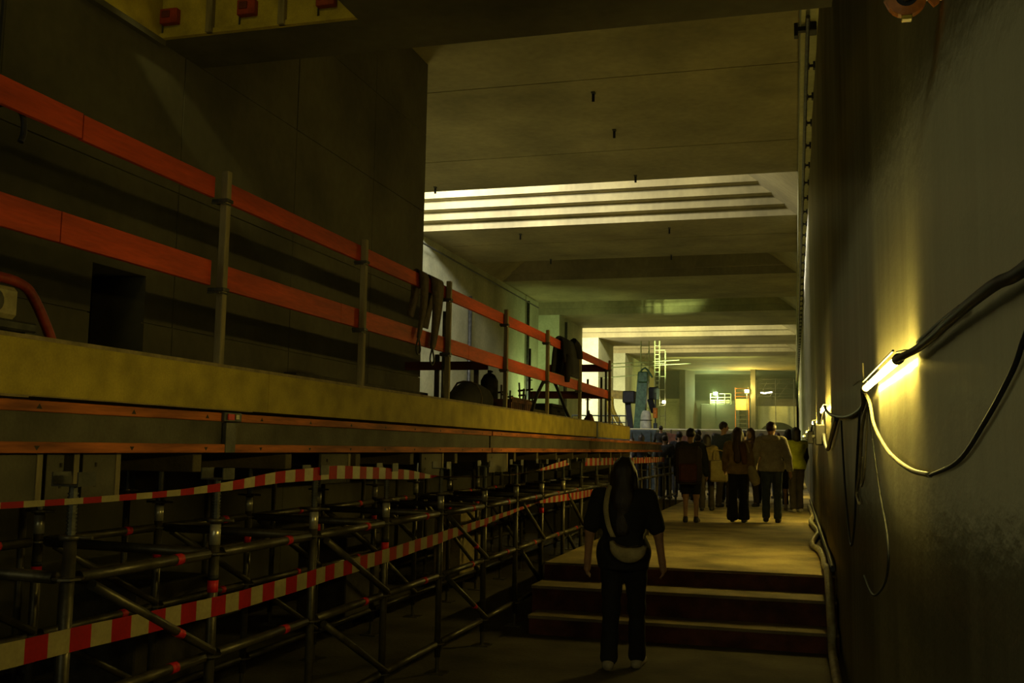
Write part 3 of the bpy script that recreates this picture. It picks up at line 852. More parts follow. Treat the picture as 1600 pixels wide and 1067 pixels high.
def tape(label, pts, width, stripe=.105, name='barrier_tape', twist=None):
    """pts: (y, z_center, width_factor, x) along the scaffold front; alternating red and white pieces"""
    P = []
    for i in range(len(pts) - 1):
        a, b_ = pts[i], pts[i + 1]
        L_ = math.hypot(b_[0] - a[0], b_[1] - a[1]); n_ = max(2, int(L_ / .05))
        for k in range(n_):
            t_ = k / n_; s_ = t_ * t_ * (3 - 2 * t_) if False else t_
            P.append([a[j] + (b_[j] - a[j]) * s_ for j in range(4)])
    P.append(list(pts[-1]))
    A = np.array(P)
    for _ in range(3):
        A[1:-1] = (A[:-2] + 2 * A[1:-1] + A[2:]) / 4
    vs = []; fs = []; mi = []
    # resample so that stripe borders fall on vertices
    d = np.concatenate([[0], np.cumsum(np.hypot(np.diff(A[:, 0]), np.diff(A[:, 1])))])
    n_ = int(d[-1] / (stripe / 3))
    s = np.arange(n_ + 1) * (stripe / 3)
    B_ = np.stack([np.interp(s, d, A[:, j]) for j in range(4)], 1)
    for y, z, wf, x in B_:
        hw = width * wf / 2; tw = (width * math.sqrt(max(0, 1 - min(1, wf) ** 2)) / 2) if wf < .25 else 0.0
        sw = .003 * math.sin(y * 9)
        vs += [(x + sw + tw, y, z + hw), (x + sw - tw, y, z - hw), (x + sw - tw - .0012, y, z - hw), (x + sw + tw - .0012, y, z + hw)]
    for i in range(n_):
        a = 4 * i; c = (i // 3) % 2
        for k in range(4):
            fs.append((a + k, a + (k + 1) % 4, a + 4 + (k + 1) % 4, a + 4 + k)); mi.append(c)
    b = MB(); b.v = vs; b.f = fs; b.m = mi
    return tag(b.build(name, [MT['tape_red'], MT['tape_white']]), label, 'barrier tape')


XT = -2.60
tape('upper red and white tape along the scaffold heads, twisted thin at both ends',
     [(1.6, 1.50, .28, XT), (2.86, 1.495, .28, XT), (3.3, 1.492, .30, XT), (3.94, 1.499, .35, XT), (4.31, 1.515, .55, XT), (4.81, 1.546, .8, XT), (5.5, 1.558, 1, XT), (6.19, 1.536, .95, XT), (6.7, 1.515, .8, XT), (7.2, 1.488, .15, XT), (8.4, 1.462, .10, XT), (9.3, 1.458, .10, XT), (10.3, 1.482, .2, XT), (11.0, 1.515, .7, XT), (11.85, 1.555, .9, XT)], .078)
tape('lower red and white tape sagging in front of the scaffold',
     [(1.6, 1.02, 1, XT), (2.9, .985, 1, XT), (3.28, .98, 1, XT), (4.0, .966, 1, XT), (4.36, .962, 1, XT), (4.86, .968, 1, XT), (5.55, .985, 1, XT), (6.23, .996, 1, XT), (7.35, 1.03, .95, XT), (8.5, 1.075, .6, XT), (10.3, 1.15, .2, XT), (11.1, 1.15, .8, XT), (12.25, 1.14, 1, XT), (14.5, 1.135, 1, XT), (17, 1.15, 1, XT)], .088, .118)
tape('short red and white tape below the farthest girder, above the woman\'s head',
     [(12.8, 1.545, 1, XT), (15.5, 1.535, 1, XT), (21.0, 1.52, 1, XT)], .10, .16)

# ---------------------------------------------------------------- wall lamps with their cables


def wall_lamp(y0, L_, z, label, tube_mat, big=True):
    t = thing('tube_lamp', label, 'lamp', (X0 - .055, y0, z))
    b = MB(); b.tube([(0, .05, 0), (0, L_ - .05, 0)], .013, 14); b.build('glowing_tube', tube_mat, t, True)
    for yy in (0, L_ - .05):
        b = MB(); b.tube([(0, yy, 0), (0, yy + .05, 0)], .017, 12); b.build('end_cap', MT['rubber'], t, True)
    b = MB(); b.tube([(.0, .08, .024), (.025, .08, .03), (.045, .08, .03)], .005, 6); b.tube([(.0, L_ - .1, .024), (.025, L_ - .1, .03), (.045, L_ - .1, .03)], .005, 6)
    b.build('bracket', MT['steel_dark'], t)
    b = MB(); b.tube([(-.012, .05, .028), (-.012, L_ - .05, .028)], .004, 6); b.build('guard_wire', MT['steel_dark'], t)
    return t


wall_lamp(3.22, 1.52, 2.005, 'glowing tube lamp on the right wall, nearest and largest', TUBE)
wall_lamp(10.9, 1.5, 2.19, 'glowing tube lamp on the right wall, second from the camera', TUBE_FAR)
wall_lamp(17.3, 1.3, 2.22, 'glowing tube lamp on the right wall, third from the camera', TUBE_FAR)
wall_lamp(27.2, 1.2, 2.25, 'glowing tube lamp on the right wall just above the yellow vest', TUBE_FAR)
wall_lamp(38.0, 1.2, 2.3, 'tiny glowing tube lamp on the right wall, farthest', TUBE_FAR)


def cable(pts, r, label, m='cable', n=7, cat='cable', name='power_cable'):
    b = MB(); b.tube(pts, r, n, smooth=6)
    return tag(b.build(name, MT[m], smooth=True), label, cat)


XW = X0 - .03
cable([(XW, 1.0, 2.0), (XW, 1.62, 1.995), (XW - .01, 1.81, 2.0), (XW - .01, 2.22, 2.003), (XW - .005, 2.62, 2.003), (XW - .01, 2.94, 2.003), (XW - .035, 3.2, 2.0)], .011, 'thick dark cable rising along the wall to the nearest tube lamp')
cable([(XW, 2.2, 2.02), (XW + .006, 2.5, 2.03), (XW, 2.95, 2.025)], .006, 'thin dark cable tied alongside the thick one before the nearest lamp')
cable([(XW + .01, 1.2, 2.0), (XW + .012, 1.63, 1.92), (XW + .012, 1.79, 1.856), (XW + .01, 2.04, 1.78), (XW + .01, 2.37, 1.706), (XW + .005, 2.81, 1.666)], .005, 'dark slack part of the looped cable at the right edge')
cable([(XW + .005, 2.81, 1.666), (XW, 3.27, 1.675), (XW - .005, 3.9, 1.728), (XW - .01, 4.46, 1.834), (XW - .01, 4.69, 1.938), (XW - .03, 4.76, 2.0)], .0075, 'pale cable hanging in a loop below the nearest tube lamp', 'cable_pale')
cable([(XW - .03, 4.78, 2.0), (XW, 5.3, 1.95), (XW, 6.2, 1.94), (XW, 7.5, 1.97), (XW, 9.0, 2.03), (XW - .01, 10.3, 2.10), (XW - .03, 10.88, 2.18)], .014, 'dark cable running from the nearest lamp to the second lamp')
cable([(XW, 4.85, 1.96), (XW - .01, 5.25, 1.85), (XW, 5.7, 1.62), (XW, 6.0, 1.50), (XW, 5.8, 1.45)], .009, 'pale frayed cable end hanging below the nearest lamp\'s far end', 'cable_pale')
cable([(XW, 5.0, 1.96), (XW, 5.15, 1.75), (XW, 5.35, 1.60), (XW, 5.6, 1.55), (XW, 5.4, 1.70)], .005, 'thin pale wire loop beside the frayed cable end', 'cable_pale')
cable([(XW, 4.95, 1.95), (XW, 4.45, 1.6), (XW, 4.06, 1.40), (XW, 4.15, 1.25), (XW, 4.6, 1.13), (XW, 5.0, 1.08), (XW, 5.5, 1.10)], .005, 'thin dark wire hanging lowest on the right wall')
cable([(XW, 5.6, 1.93), (XW, 6.0, 1.6), (XW, 6.3, 1.30), (XW, 6.8, 1.15), (XW, 7.4, 1.5), (XW, 7.8, 1.95)], .007, 'dark cable loop hanging between the first and second lamps')
cable([(XW, 8.6, 2.0), (XW - .02, 9.4, 1.85), (XW - .02, 10.4, 1.75), (XW - .02, 11.5, 1.85), (XW - .02, 12.4, 2.1)], .02, 'thick dark cable coil hanging below the second lamp')
cable([(XW - .03, 12.4, 2.18), (XW, 14, 2.08), (XW, 16, 2.07), (XW - .03, 17.3, 2.2)], .014, 'dark cable running from the second lamp to the third lamp')
cable([(XW - .03, 18.7, 2.2), (XW, 22, 2.1), (XW, 25, 2.1), (XW - .03, 27.2, 2.22)], .014, 'dark cable running from the third lamp to the fourth lamp')
for k, (y, z) in enumerate(((11.9, 1.93), (19.2, 2.0))):
    t = thing('junction_box', ('dark junction box with plugs hanging under the second tube lamp', 'dark junction box hanging under the third tube lamp')[k], 'junction box', (X0 - .08, y, z))
    b = MB(); b.box(-.06, .05, -.12, .12, -.13, .10, bev=.012); b.build('housing', MT['rubber'], t)
    for yy in (-.06, .05):
        b = MB(); b.tube([(-.061, yy, -.03), (-.09, yy, -.04)], .022, 10); b.build('plug', MT['steel_dark'], t)
    b = MB(); b.tube([(0, 0, .10), (.02, 0, .20), (.03, 0, .25)], .008, 6); b.build('lead', MT['rubber'], t)
t = thing('wire_stub', 'thin bright wire end sticking out at the far end of the nearest lamp', 'wire', (X0 - .03, 4.75, 2.03))
b = MB(); b.tube([(.0, 0, 0), (-.03, .1, .02), (-.05, .45, .02)], .004, 6, smooth=3); b.build('wire', MT['cable_pale'], t)
b = MB(); b.tube([(-.02, .12, -.04), (-.025, .12, .10)], .004, 6); b.build('tie', MT['cable_pale'], t)
# cable on the floor along the wall
cable([(X0 - .08, 2, .04), (X0 - .08, 6, .04), (X0 - .08, 8.9, .04), (X0 - .08, 9.2, .23), (X0 - .08, 9.6, .45), (X0 - .08, 10.1, .62), (X0 - .09, 10.6, .60), (X0 - .08, 11.2, .60), (X0 - .10, 12.2, .60), (X0 - .17, 12.9, .60), (X0 - .14, 13.8, .60), (X0 - .06, 15, .60), (X0 - .13, 17, .60), (X0 - .07, 19, .60), (X0 - .10, 22, .60)], .038, 'thick pale cable lying along the foot of the right wall', 'cable_pale')
cable([(X0 - .04, 9.9, .65), (X0 - .035, 11, .66), (X0 - .04, 14, .65), (X0 - .04, 18, .64), (X0 - .04, 24, .64)], .025, 'thin dark cable at the foot of the right wall beside the thick one')

# orange fitting high on the wall
t = thing('orange_pulley', 'orange pulley fitting on the upper right wall, cut by the top edge', 'fitting', (.273, 2.5, 2.815))
n = 22
vs = []; fs = []
for k in range(n):
    a = 2 * math.pi * k / n
    ro_ = .046 if k % 11 else .050
    for (yy, rr_) in ((-.012, ro_), (.012, ro_), (-.016, .026), (.016, .026)):
        vs.append((math.cos(a) * rr_, yy, math.sin(a) * rr_))
for k in range(n):
    a = 4 * k; c = 4 * ((k + 1) % n)
    fs += [(a, a + 1, c + 1, c), (a, c, c + 2, a + 2), (a + 1, a + 3, c + 3, c + 1), (a + 2, c + 2, c + 3, a + 3)]
b = MB(); b.add(vs, fs); b.build('housing', MT['orangepaint'], t)
b = MB(); b.tube([(0, -.010, 0), (0, .010, 0)], .0255, 16); b.build('bearing', MT['rubber'], t)
b = MB(); b.tube([(0, -.020, 0), (0, -.0105, 0)], .013, 12); b.build('hub', MT['tape_white'], t)
b = MB(); b.obox((.038, 0, .012), (.082, 0, .010), .016, .040); b.obox((.055, 0, -.004), (.068, 0, -.022), .014, .016); b.build('arm', MT['orangepaint'], t)
b = MB(); b.box(-.012, .012, -.013, .011, -.056, -.046, bev=.002); b.build('yellow_tip', MT['yellowpaint'], t)
b = MB(); b.tube([(.080, -.018, .0), (.080, -.008, .0)], .007, 8); b.build('bolt', MT['tape_white'], t)

# ---------------------------------------------------------------- brackets high on the right wall + conduit
hk = MB(); hk.obox((0, 0, 0), (-.085, 0, 0), .035, .035); hk.box(-.10, -.08, -.03, .03, -.05, .035, bev=.003); hk.box(-.03, .0, -.05, .05, -.05, .05, bev=.003)
hkm = hk.mesh('cable_bracket', MT['rubber'])
yy = 14.85; k = 0
while yy < 84:
    tag(inst('cable_bracket', hkm, None, (X0 - .004, yy, 7.34)), 'small black bracket in the long row high on the right wall', 'bracket', 'brackets high on the right wall')
    yy += 1.335; k += 1
b = MB(); b.obox((0, 0, 0), (-.22, 0, 0), .08, .06); b.box(-.25, -.2, -.06, .06, -.1, .08, bev=.004); b.box(-.06, .04, -.1, .1, -.06, .06, bev=.01)
tag(b.build('cable_bracket', MT['rubber'], loc=(X0 - .05, 13.5, 7.34)), 'largest black bracket at the start of the row high on the right wall', 'bracket')
b = MB(); b.tube([(X0 - .125, 13.0, 7.30), (X0 - .125, 84, 7.30)], .028, 6)
tag(b.build('conduit', MT['steel_dark']), 'thin dark conduit running along the brackets high on the right wall', 'conduit')
# ceiling hangers
for (x, y, lab) in ((-3.50, 17.7, 'dark ceiling hanger nearest the camera'), (-3.50, 19.95, 'dark ceiling hanger between two others in the middle of the ceiling'), (-3.6, 23.5, 'dark ceiling hanger just before the bright slot, middle'), (-8.7, 23.5, 'dark ceiling hanger just before the bright slot, at its left end'),
                    (-3.5, 29.45, 'small ceiling hanger past the bright slot on the right'), (-8.06, 29.4, 'small ceiling hanger past the bright slot on the left'), (-8.1, 33.6, 'small hanger at the dark slot edge on the left'), (-3.93, 33.6, 'small hanger at the dark slot edge on the right')):
    t = thing('ceiling_hanger', lab, 'hanger', (x, y, ZC))
    b = MB(); b.box(-.035, .035, -.05, .05, -.02, .012, bev=.003); b.build('plate', MT['steel_dark'], t)
    b = MB(); b.box(-.025, .025, -.012, .012, -.17, -.02, bev=.003); b.build('tab', MT['rubber'], t)
b = MB()
for yy in (26.2,): b.tube([(-10.9, 15.9, 7.9), (-10.9, 43, 7.9)], .03, 6)
tag(b.build('conduit', MT['steel_dark']), 'dark conduit under the ceiling on the far left wall', 'conduit')
# tall dark pipes on hall left wall
for k, (y, z1) in enumerate(((33.5, 7.0), (41.5, 8.0), (49.0, 8.0))):
    b = MB(); b.tube([(XH + .12, y, PF), (XH + .12, y, z1)], .07, 8)
    tag(b.build('wall_pipe', MT['steel_dark'], smooth=True), ('upright dark pipe on the green-lit wall, left of the others', 'upright dark pipe in the middle of the green-lit wall', 'upright dark pipe on the pier left of the bright slot')[k], 'pipe')

# ================================================================== FAR HALL OBJECTS
# site fence across the hall
t = thing('site_fence', 'long grey site fence across the hall behind the crowd', 'fence', (0, 33.0, PF))
n = 5; x0, x1 = -12.0, .2; wseg = (x1 - x0) / 6
for k in range(6):
    b = MB(); xa = x0 + k * wseg
    b.box(xa + .03, xa + wseg - .03, -.01, .01, .05, 1.78, bev=.003); b.build('panel', MT['webwood'], t)
    b = MB(); b.tube([(xa, 0, 0), (xa, 0, 1.82)], .03, 8); b.build('post', MT['steel'], t)
b = MB(); b.tube([(x0, 0, 1.82), (x1, 0, 1.82)], .025, 8); b.build('top_rail', MT['palesteel'], t)
# blue container with railings behind the deck end
t = thing('blue_skip_container', 'blue-grey container with railings beyond the end of the deck', 'container', (-5.4, 29.0, PF))
b = MB(); b.box(-.9, 1.6, 0, 2.2, 0, 1.72, bev=.03); b.build('container_body', MT['bluepaint'], t)
for k in range(9):
    b = MB(); b.box(-.8 + k * .27, -.74 + k * .27, -.03, -.001, .1, 1.65, bev=.004); b.build('rib', MT['bluepaint'], t)
b = MB(); b.tube([(-.9, .05, 2.12), (.7, .05, 2.12)], .02, 6); b.tube([(-.9, .05, 1.93), (.7, .05, 1.93)], .014, 6)
for x in np.arange(-.9, .71, .2): b.tube([(x, .05, 1.721), (x, .05, 2.12)], .015, 6)
b.build('railing', MT['bluepaint'], t)
t = thing('rust_skip', 'dark brown skip right of the blue container', 'skip', (-3.75, 29.5, PF))
b = MB(); b.add([(-.0, 0, 1.0), (1.0, 0, .95), (1.0, 1.2, .95), (0, 1.2, 1.0), (-.0, 0, 1.68), (1.1, 0, 1.50), (1.1, 1.2, 1.50), (0, 1.2, 1.68)], [(0, 3, 2, 1), (4, 5, 6, 7), (0, 1, 5, 4), (1, 2, 6, 5), (2, 3, 7, 6), (3, 0, 4, 7)]); b.build('tub', MT['crate'], t)
b = MB(); b.box(.1, .9, .1, 1.1, 0, .949); b.build('stand', MT['steel_dark'], t)
# drilling rig: green mast, black head, yellow hoses, white wrapped stack
t = thing('drilling_rig', 'green-masted drilling rig with yellow hoses in the far hall', 'drilling rig', (-6.3, 41.5, PF))
b = MB(); b.obox((.0, 0, .3), (.30, 0, 4.25), .42, .42, (0, 1, 0)); b.build('mast', MT['greenpaint'], t)
b = MB(); b.box(.10, .52, -.3, .3, 3.9, 4.35, bev=.04); b.tube([(.1, -.2, 4.2), (.4, -.25, 4.5), (.7, -.2, 4.1)], .04, 6, smooth=3); b.build('mast_head', MT['greenpaint'], t)
b = MB(); b.box(-.52, -.02, -.35, .3, 3.05, 3.55, bev=.04); b.obox((-.35, 0, 3.1), (-.15, 0, 1.4), .22, .2, (0, 1, 0)); b.build('drive_head', MT['rubber'], t)
b = MB(); b.obox((-1.05, -.1, 3.42), (-.52, -.1, 3.38), .3, .34, (0, 0, 1)); b.build('yellow_arm', MT['yellowpaint'], t)
b = MB(); b.tube([(-1.0, -.2, 3.3), (-.95, -.25, 2.8), (-.7, -.25, 2.3), (-.45, -.2, 1.9), (-.35, -.1, 1.4)], .09, 8, smooth=4); b.tube([(-1.15, -.2, 3.2), (-1.1, -.25, 2.7), (-.85, -.25, 2.2), (-.6, -.2, 1.8), (-.5, -.1, 1.3)], .06, 8, smooth=4); b.build('hose', MT['yellowpaint'], t, True)
b = MB(); b.box(-.9, .9, -.6, 1.6, .25, 1.0, bev=.05); b.build('chassis', MT['greenpaint'], t)
for x in (-.75, .55):
    b = MB(); b.box(x - .15, x + .35, -.9, 1.9, 0, .5, bev=.08); b.build('crawler_track', MT['rubber'], t)
b = MB(); b.box(.55, .95, -.4, .1, 3.2, 3.7, bev=.05); b.tube([(.6, -.2, 3.2), (.7, -.3, 2.9), (.75, -.2, 2.7)], .12, 8, smooth=3); b.build('motor', MT['cloth_black'], t)
t = thing('wrapped_column', 'white sheeting-wrapped column beside the green rig', 'column', (-5.70, 40.15, PF))
b = MB(); b.tube([(0, 0, 0), (0, 0, .9), (.01, 0, 1.5), (-.01, 0, 2.1), (0, 0, 2.55), (0, 0, 2.7)], [.2, .24, .21, .24, .2, .12], 14, smooth=3); b.build('sheeting', MT['whitewrap'], t, True)
for z in (.8, 1.3, 1.8, 2.3):
    b = MB(); b.tube([(0, 0, z), (0, 0, z + .03)], .25, 14); b.build('band', MT['steel_dark'], t)
t = thing('marker_pole', 'thin pole with orange and blue wraps right of the wrapped column', 'pole', (-5.31, 40.0, PF))
b = MB(); b.tube([(0, 0, 0), (0, 0, 3.4)], .03, 8); b.build('pole', MT['steel_dark'], t)
b = MB(); b.tube([(0, 0, 2.4), (0, 0, 2.8)], .09, 10); b.build('orange_wrap', MT['orangepaint'], t)
b = MB(); b.tube([(0, 0, 1.7), (0, 0, 2.2)], .08, 10); b.build('blue_wrap', MT['bluepaint'], t)
# pale scaffold tower
t = thing('scaffold_tower', 'pale lattice scaffold tower with ladders behind the green rig', 'scaffold tower', (-5.85, 43.5, PF))
lad = [(-.55, 0), (-.2, 0), (.05, 0), (.25, 0), (.50, 0)]
for (x, y) in lad:
    b = MB(); b.tube([(x, y, 0), (x, y, 5.85 if x < .3 else 5.4)], .028, 6); b.build('upright', MT['palesteel'], t)
for k in range(17):
    z = 2.6 + k * .19
    b = MB(); b.tube([(.05, 0, z), (.5 if k % 3 == 0 else .25, 0, z)], .02, 6); b.build('rung', MT['palesteel'], t)
    if k % 2 == 0:
        b = MB(); b.tube([(-.55, 0, z), (-.2, 0, z)], .016, 6); b.build('rung', MT['palesteel'], t)
for (z, xa, xb) in ((4.95, -2.4, 1.1), (4.80, -2.4, 1.6), (4.35, -2.4, -.2), (3.0, -.55, .5)):
    b = MB(); b.tube([(xa, -.03, z - .12), (xb, -.03, z + .06)], .022, 6); b.build('crossbar', MT['palesteel'], t)
for k in range(4):
    b = MB(); z = 2.5 + k * .75; b.tube([(-.55, .03, z), (-.2, .03, z + .7)], .014, 6); b.build('brace', MT['palesteel'], t)
b = MB(); b.tube([(.45, -.05, 3.15), (.45, -.07, 3.25)], .07, 8); b.build('work_lamp', emis('small work lamp', (1, .95, .6), 14), t)

# end-of-hall platform with green lamp, stair tower with warm lamp
t = thing('lamp_platform', 'dark block platform with railing under the greenish flood lamp', 'platform', (-6.2, 86.0, PF))
b = MB(); b.box(-1.4, 1.8, 0, 1.9, 0, 5.05, bev=.05); b.build('platform_block', MT['conc_dark'], t)
b = MB()
for z in (5.3, 5.6, 5.9): b.tube([(-.6, 0, z), (1.1, 0, z)], .03, 6)
for x in (-.6, 0, .6, 1.1): b.tube([(x, 0, 5.04), (x, 0, 5.9)], .03, 6)
b.build('railing', MT['palesteel'], t)
b = MB(); b.box(-.55, 1.0, .02, .05, 5.1, 5.4); b.build('toe_board', MT['palesteel'], t)


def flood(x, y, z, lab, em, col, power, zb):
    t = thing('flood_lamp', lab, 'lamp', (x, y, zb))
    b = MB(); b.tube([(0, .1, 0), (0, .1, z - zb)], .03, 6); b.build('stand', MT['steel_dark'], t)
    b = MB(); b.box(-.2, .2, .0, .14, z - zb - .13, z - zb + .17, bev=.02); b.build('lamp_head', MT['steel_dark'], t)
    b = MB(); b.box(-.15, .15, -.02, -.001, z - zb - .09, z - zb + .13, bev=.004); b.build('lens', em, t)
    l = bpy.data.lights.new('flood_bulb', 'POINT'); l.energy = power; l.color = col; l.shadow_soft_size = .12
    o = bpy.data.objects.new('flood_bulb', l); COL.objects.link(o); o.parent = t; o.location = (0, -.25, z - zb)
    return t


flood(-6.35, 85.8, 6.45, 'greenish white flood lamp on the platform at the hall end', LAMP_GREEN, (0.70, 1.0, 0.42), 560, PF + 4.0)
flood(-3.66, 82.7, 6.47, 'warm bright flood lamp at the right pier of the hall end', LAMP_WARM, (1.0, 0.76, 0.18), 600, PF)
t = thing('stair_tower', 'narrow stair tower with pale yellow sheet under the warm flood lamp', 'stair tower', (-4.0, 83.6, PF))
b = MB(); b.box(-.6, .42, 0, .04, 4.45, 5.35, bev=.004); b.build('sheet', MT['warmpanel'], t)
for x in (-.62, .44):
    b = MB(); b.tube([(x, .1, 0), (x, .1, 6.3)], .035, 6); b.build('upright', MT['orangepaint'], t)
for z in (5.55, 5.85, 6.2):
    b = MB(); b.tube([(-.62, .06, z), (.44, .06, z)], .03, 6); b.build('rail', MT['orangepaint'], t)
for k in range(12):
    b = MB(); b.box(-.55, .38, .1 + .02 * k, .5 + .02 * k, .3 + .34 * k, .34 + .34 * k); b.build('tread', MT['web'], t)
t = thing('mesh_screen', 'thin steel mesh frame with slanting bars at the upper right of the hall end', 'frame', (-2.9, 83.5, 6.0))
for z in (.1, .35, .75, 1.15, 1.5):
    b = MB(); b.tube([(0, 0, z), (2.9, 0, z)], .022, 6); b.build('bar', MT['steel_dark'], t)
for xa, xb in ((.2, .9), (1.0, 1.9), (1.7, 2.7)):
    b = MB(); b.tube([(xa, 0, .1), (xb, 0, 1.5)], .02, 6); b.build('slanting_bar', MT['steel_dark'], t)
for x in (.02, 1.45, 2.88):
    b = MB(); b.tube([(x, 0, -5.4), (x, 0, 1.55)], .03, 6); b.build('post', MT['steel_dark'], t)
t = thing('strip_lamp', 'small bright crooked strip lamp on the frame at the upper right', 'lamp', (-2.6, 83.3, 6.42))
b = MB(); b.tube([(0, 0, 0), (.3, 0, -.06), (.6, 0, .0), (.9, 0, .03)], .05, 8); b.build('glowing_strip', emis('strip glow', (1, .93, .6), 10), t)
b = MB(); b.tube([(-.05, .06, .0), (1.0, .06, .05)], .03, 6); b.build('holder', MT['steel_dark'], t)


# haze hanging in the far half of the hall
m = bpy.data.materials.new('dusty haze'); m.use_nodes = True
nt = m.node_tree; nt.nodes.clear()
out = nt.nodes.new('ShaderNodeOutputMaterial'); vs_ = nt.nodes.new('ShaderNodeVolumeScatter')
vs_.inputs['Color'].default_value = (0.97, 1.0, 0.55, 1); vs_.inputs['Density'].default_value = 0.0065; vs_.inputs['Anisotropy'].default_value = 0.35
nt.links.new(vs_.outputs[0], out.inputs['Volume'])
b = MB(); b.box(-11.05, .10, 66.0, 95.4, PF + .02, ZC - .02)
o = b.build('haze', m); tag(o, 'thin yellowish haze filling the far end of the hall', 'haze', kind='stuff')


# ================================================================== PEOPLE
def surfnet(F, lo, hi, h):
    ax = [np.arange(lo[i], hi[i] + h, h, dtype=np.float32) for i in range(3)]
    X, Y, Z = np.meshgrid(*ax, indexing='ij')
    V = F(X, Y, Z)
    ins = V < 0
    nx, ny, nz = (len(a) - 1 for a in ax)
    cnt = np.zeros((nx, ny, nz), np.int32)
    for i in (0, 1):
        for j in (0, 1):
            for k in (0, 1):
                cnt += ins[i:nx + i, j:ny + j, k:nz + k]
    act = (cnt > 0) & (cnt < 8)
    I, J, K = np.nonzero(act)
    ids = -np.ones((nx, ny, nz), np.int64); ids[I, J, K] = np.arange(len(I))
    acc = np.zeros((len(I), 3)); num = np.zeros(len(I))
    corners = [(a, b, c) for a in (0, 1) for b in (0, 1) for c in (0, 1)]
    for a in corners:
        for d in range(3):
            if a[d]: continue
            b = list(a); b[d] = 1
            va = V[I + a[0], J + a[1], K + a[2]]; vb = V[I + b[0], J + b[1], K + b[2]]
            m = (va < 0) != (vb < 0)
            t = np.where(m, va / np.where(m, va - vb, 1), 0)
            for q in range(3):
                acc[:, q] += np.where(m, a[q] + (t if q == d else 0), 0)
            num += m
    P = acc / num[:, None]
    P = P * h + np.stack([ax[0][I], ax[1][J], ax[2][K]], 1)
    fs = []
    for d in range(3):
        u, v = (d + 1) % 3, (d + 2) % 3
        sl0 = [slice(1, n_) for n_ in (nx, ny, nz)]; sl1 = list(sl0)
        sl0[d] = slice(0, (nx, ny, nz)[d]); sl1[d] = slice(1, (nx, ny, nz)[d] + 1)
        A = ins[tuple(sl0)]; B = ins[tuple(sl1)]
        for mask, flip in ((A & ~B, False), (~A & B, True)):
            idx = np.stack(np.nonzero(mask), 1)
            off = np.array([1, 1, 1]); off[d] = 0
            idx = idx + off
            q = []
            for du, dv in ((0, 0), (-1, 0), (-1, -1), (0, -1)):
                c = idx.copy(); c[:, u] += du; c[:, v] += dv
                q.append(ids[c[:, 0], c[:, 1], c[:, 2]])
            q = np.stack(q, 1)
            if flip: q = q[:, ::-1]
            fs.append(q)
    Fc = np.concatenate(fs)
    Fc = Fc[:, ::-1] if True else Fc
    return P, Fc


def cap(P, a, b, ra, rb, sy=1.0):
    X, Y, Z = P
    a = np.array(a, np.float32); b = np.array(b, np.float32); d = b - a; L2 = max(float(d @ d), 1e-9)
    t = np.clip(((X - a[0]) * d[0] + (Y - a[1]) * d[1] + (Z - a[2]) * d[2]) / L2, 0, 1)
    dx = X - a[0] - d[0] * t; dy = (Y - a[1] - d[1] * t) * sy; dz = Z - a[2] - d[2] * t
    return np.sqrt(dx * dx + dy * dy + dz * dz) - (ra + (rb - ra) * t)


def ell(P, c, r):
    X, Y, Z = P
    k = np.sqrt(((X - c[0]) / r[0]) ** 2 + ((Y - c[1]) / r[1]) ** 2 + ((Z - c[2]) / r[2]) ** 2)
    return (k - 1) * min(r)


def smin(a, b, k):
    h = np.clip(.5 + .5 * (b - a) / k, 0, 1)
    return b + (a - b) * h - k * h * (1 - h)


def net_obj(name, F, lo, hi, h, material, parent):
    P, Q = surfnet(F, lo, hi, h)
    me = bpy.data.meshes.new(name)
    me.from_pydata(P.tolist(), [], Q.tolist())
    me.polygons.foreach_set('use_smooth', [True] * len(me.polygons))
    me.materials.append(material); me.update()
    o = bpy.data.objects.new(name, me); COL.objects.link(o); o.parent = parent
    return o


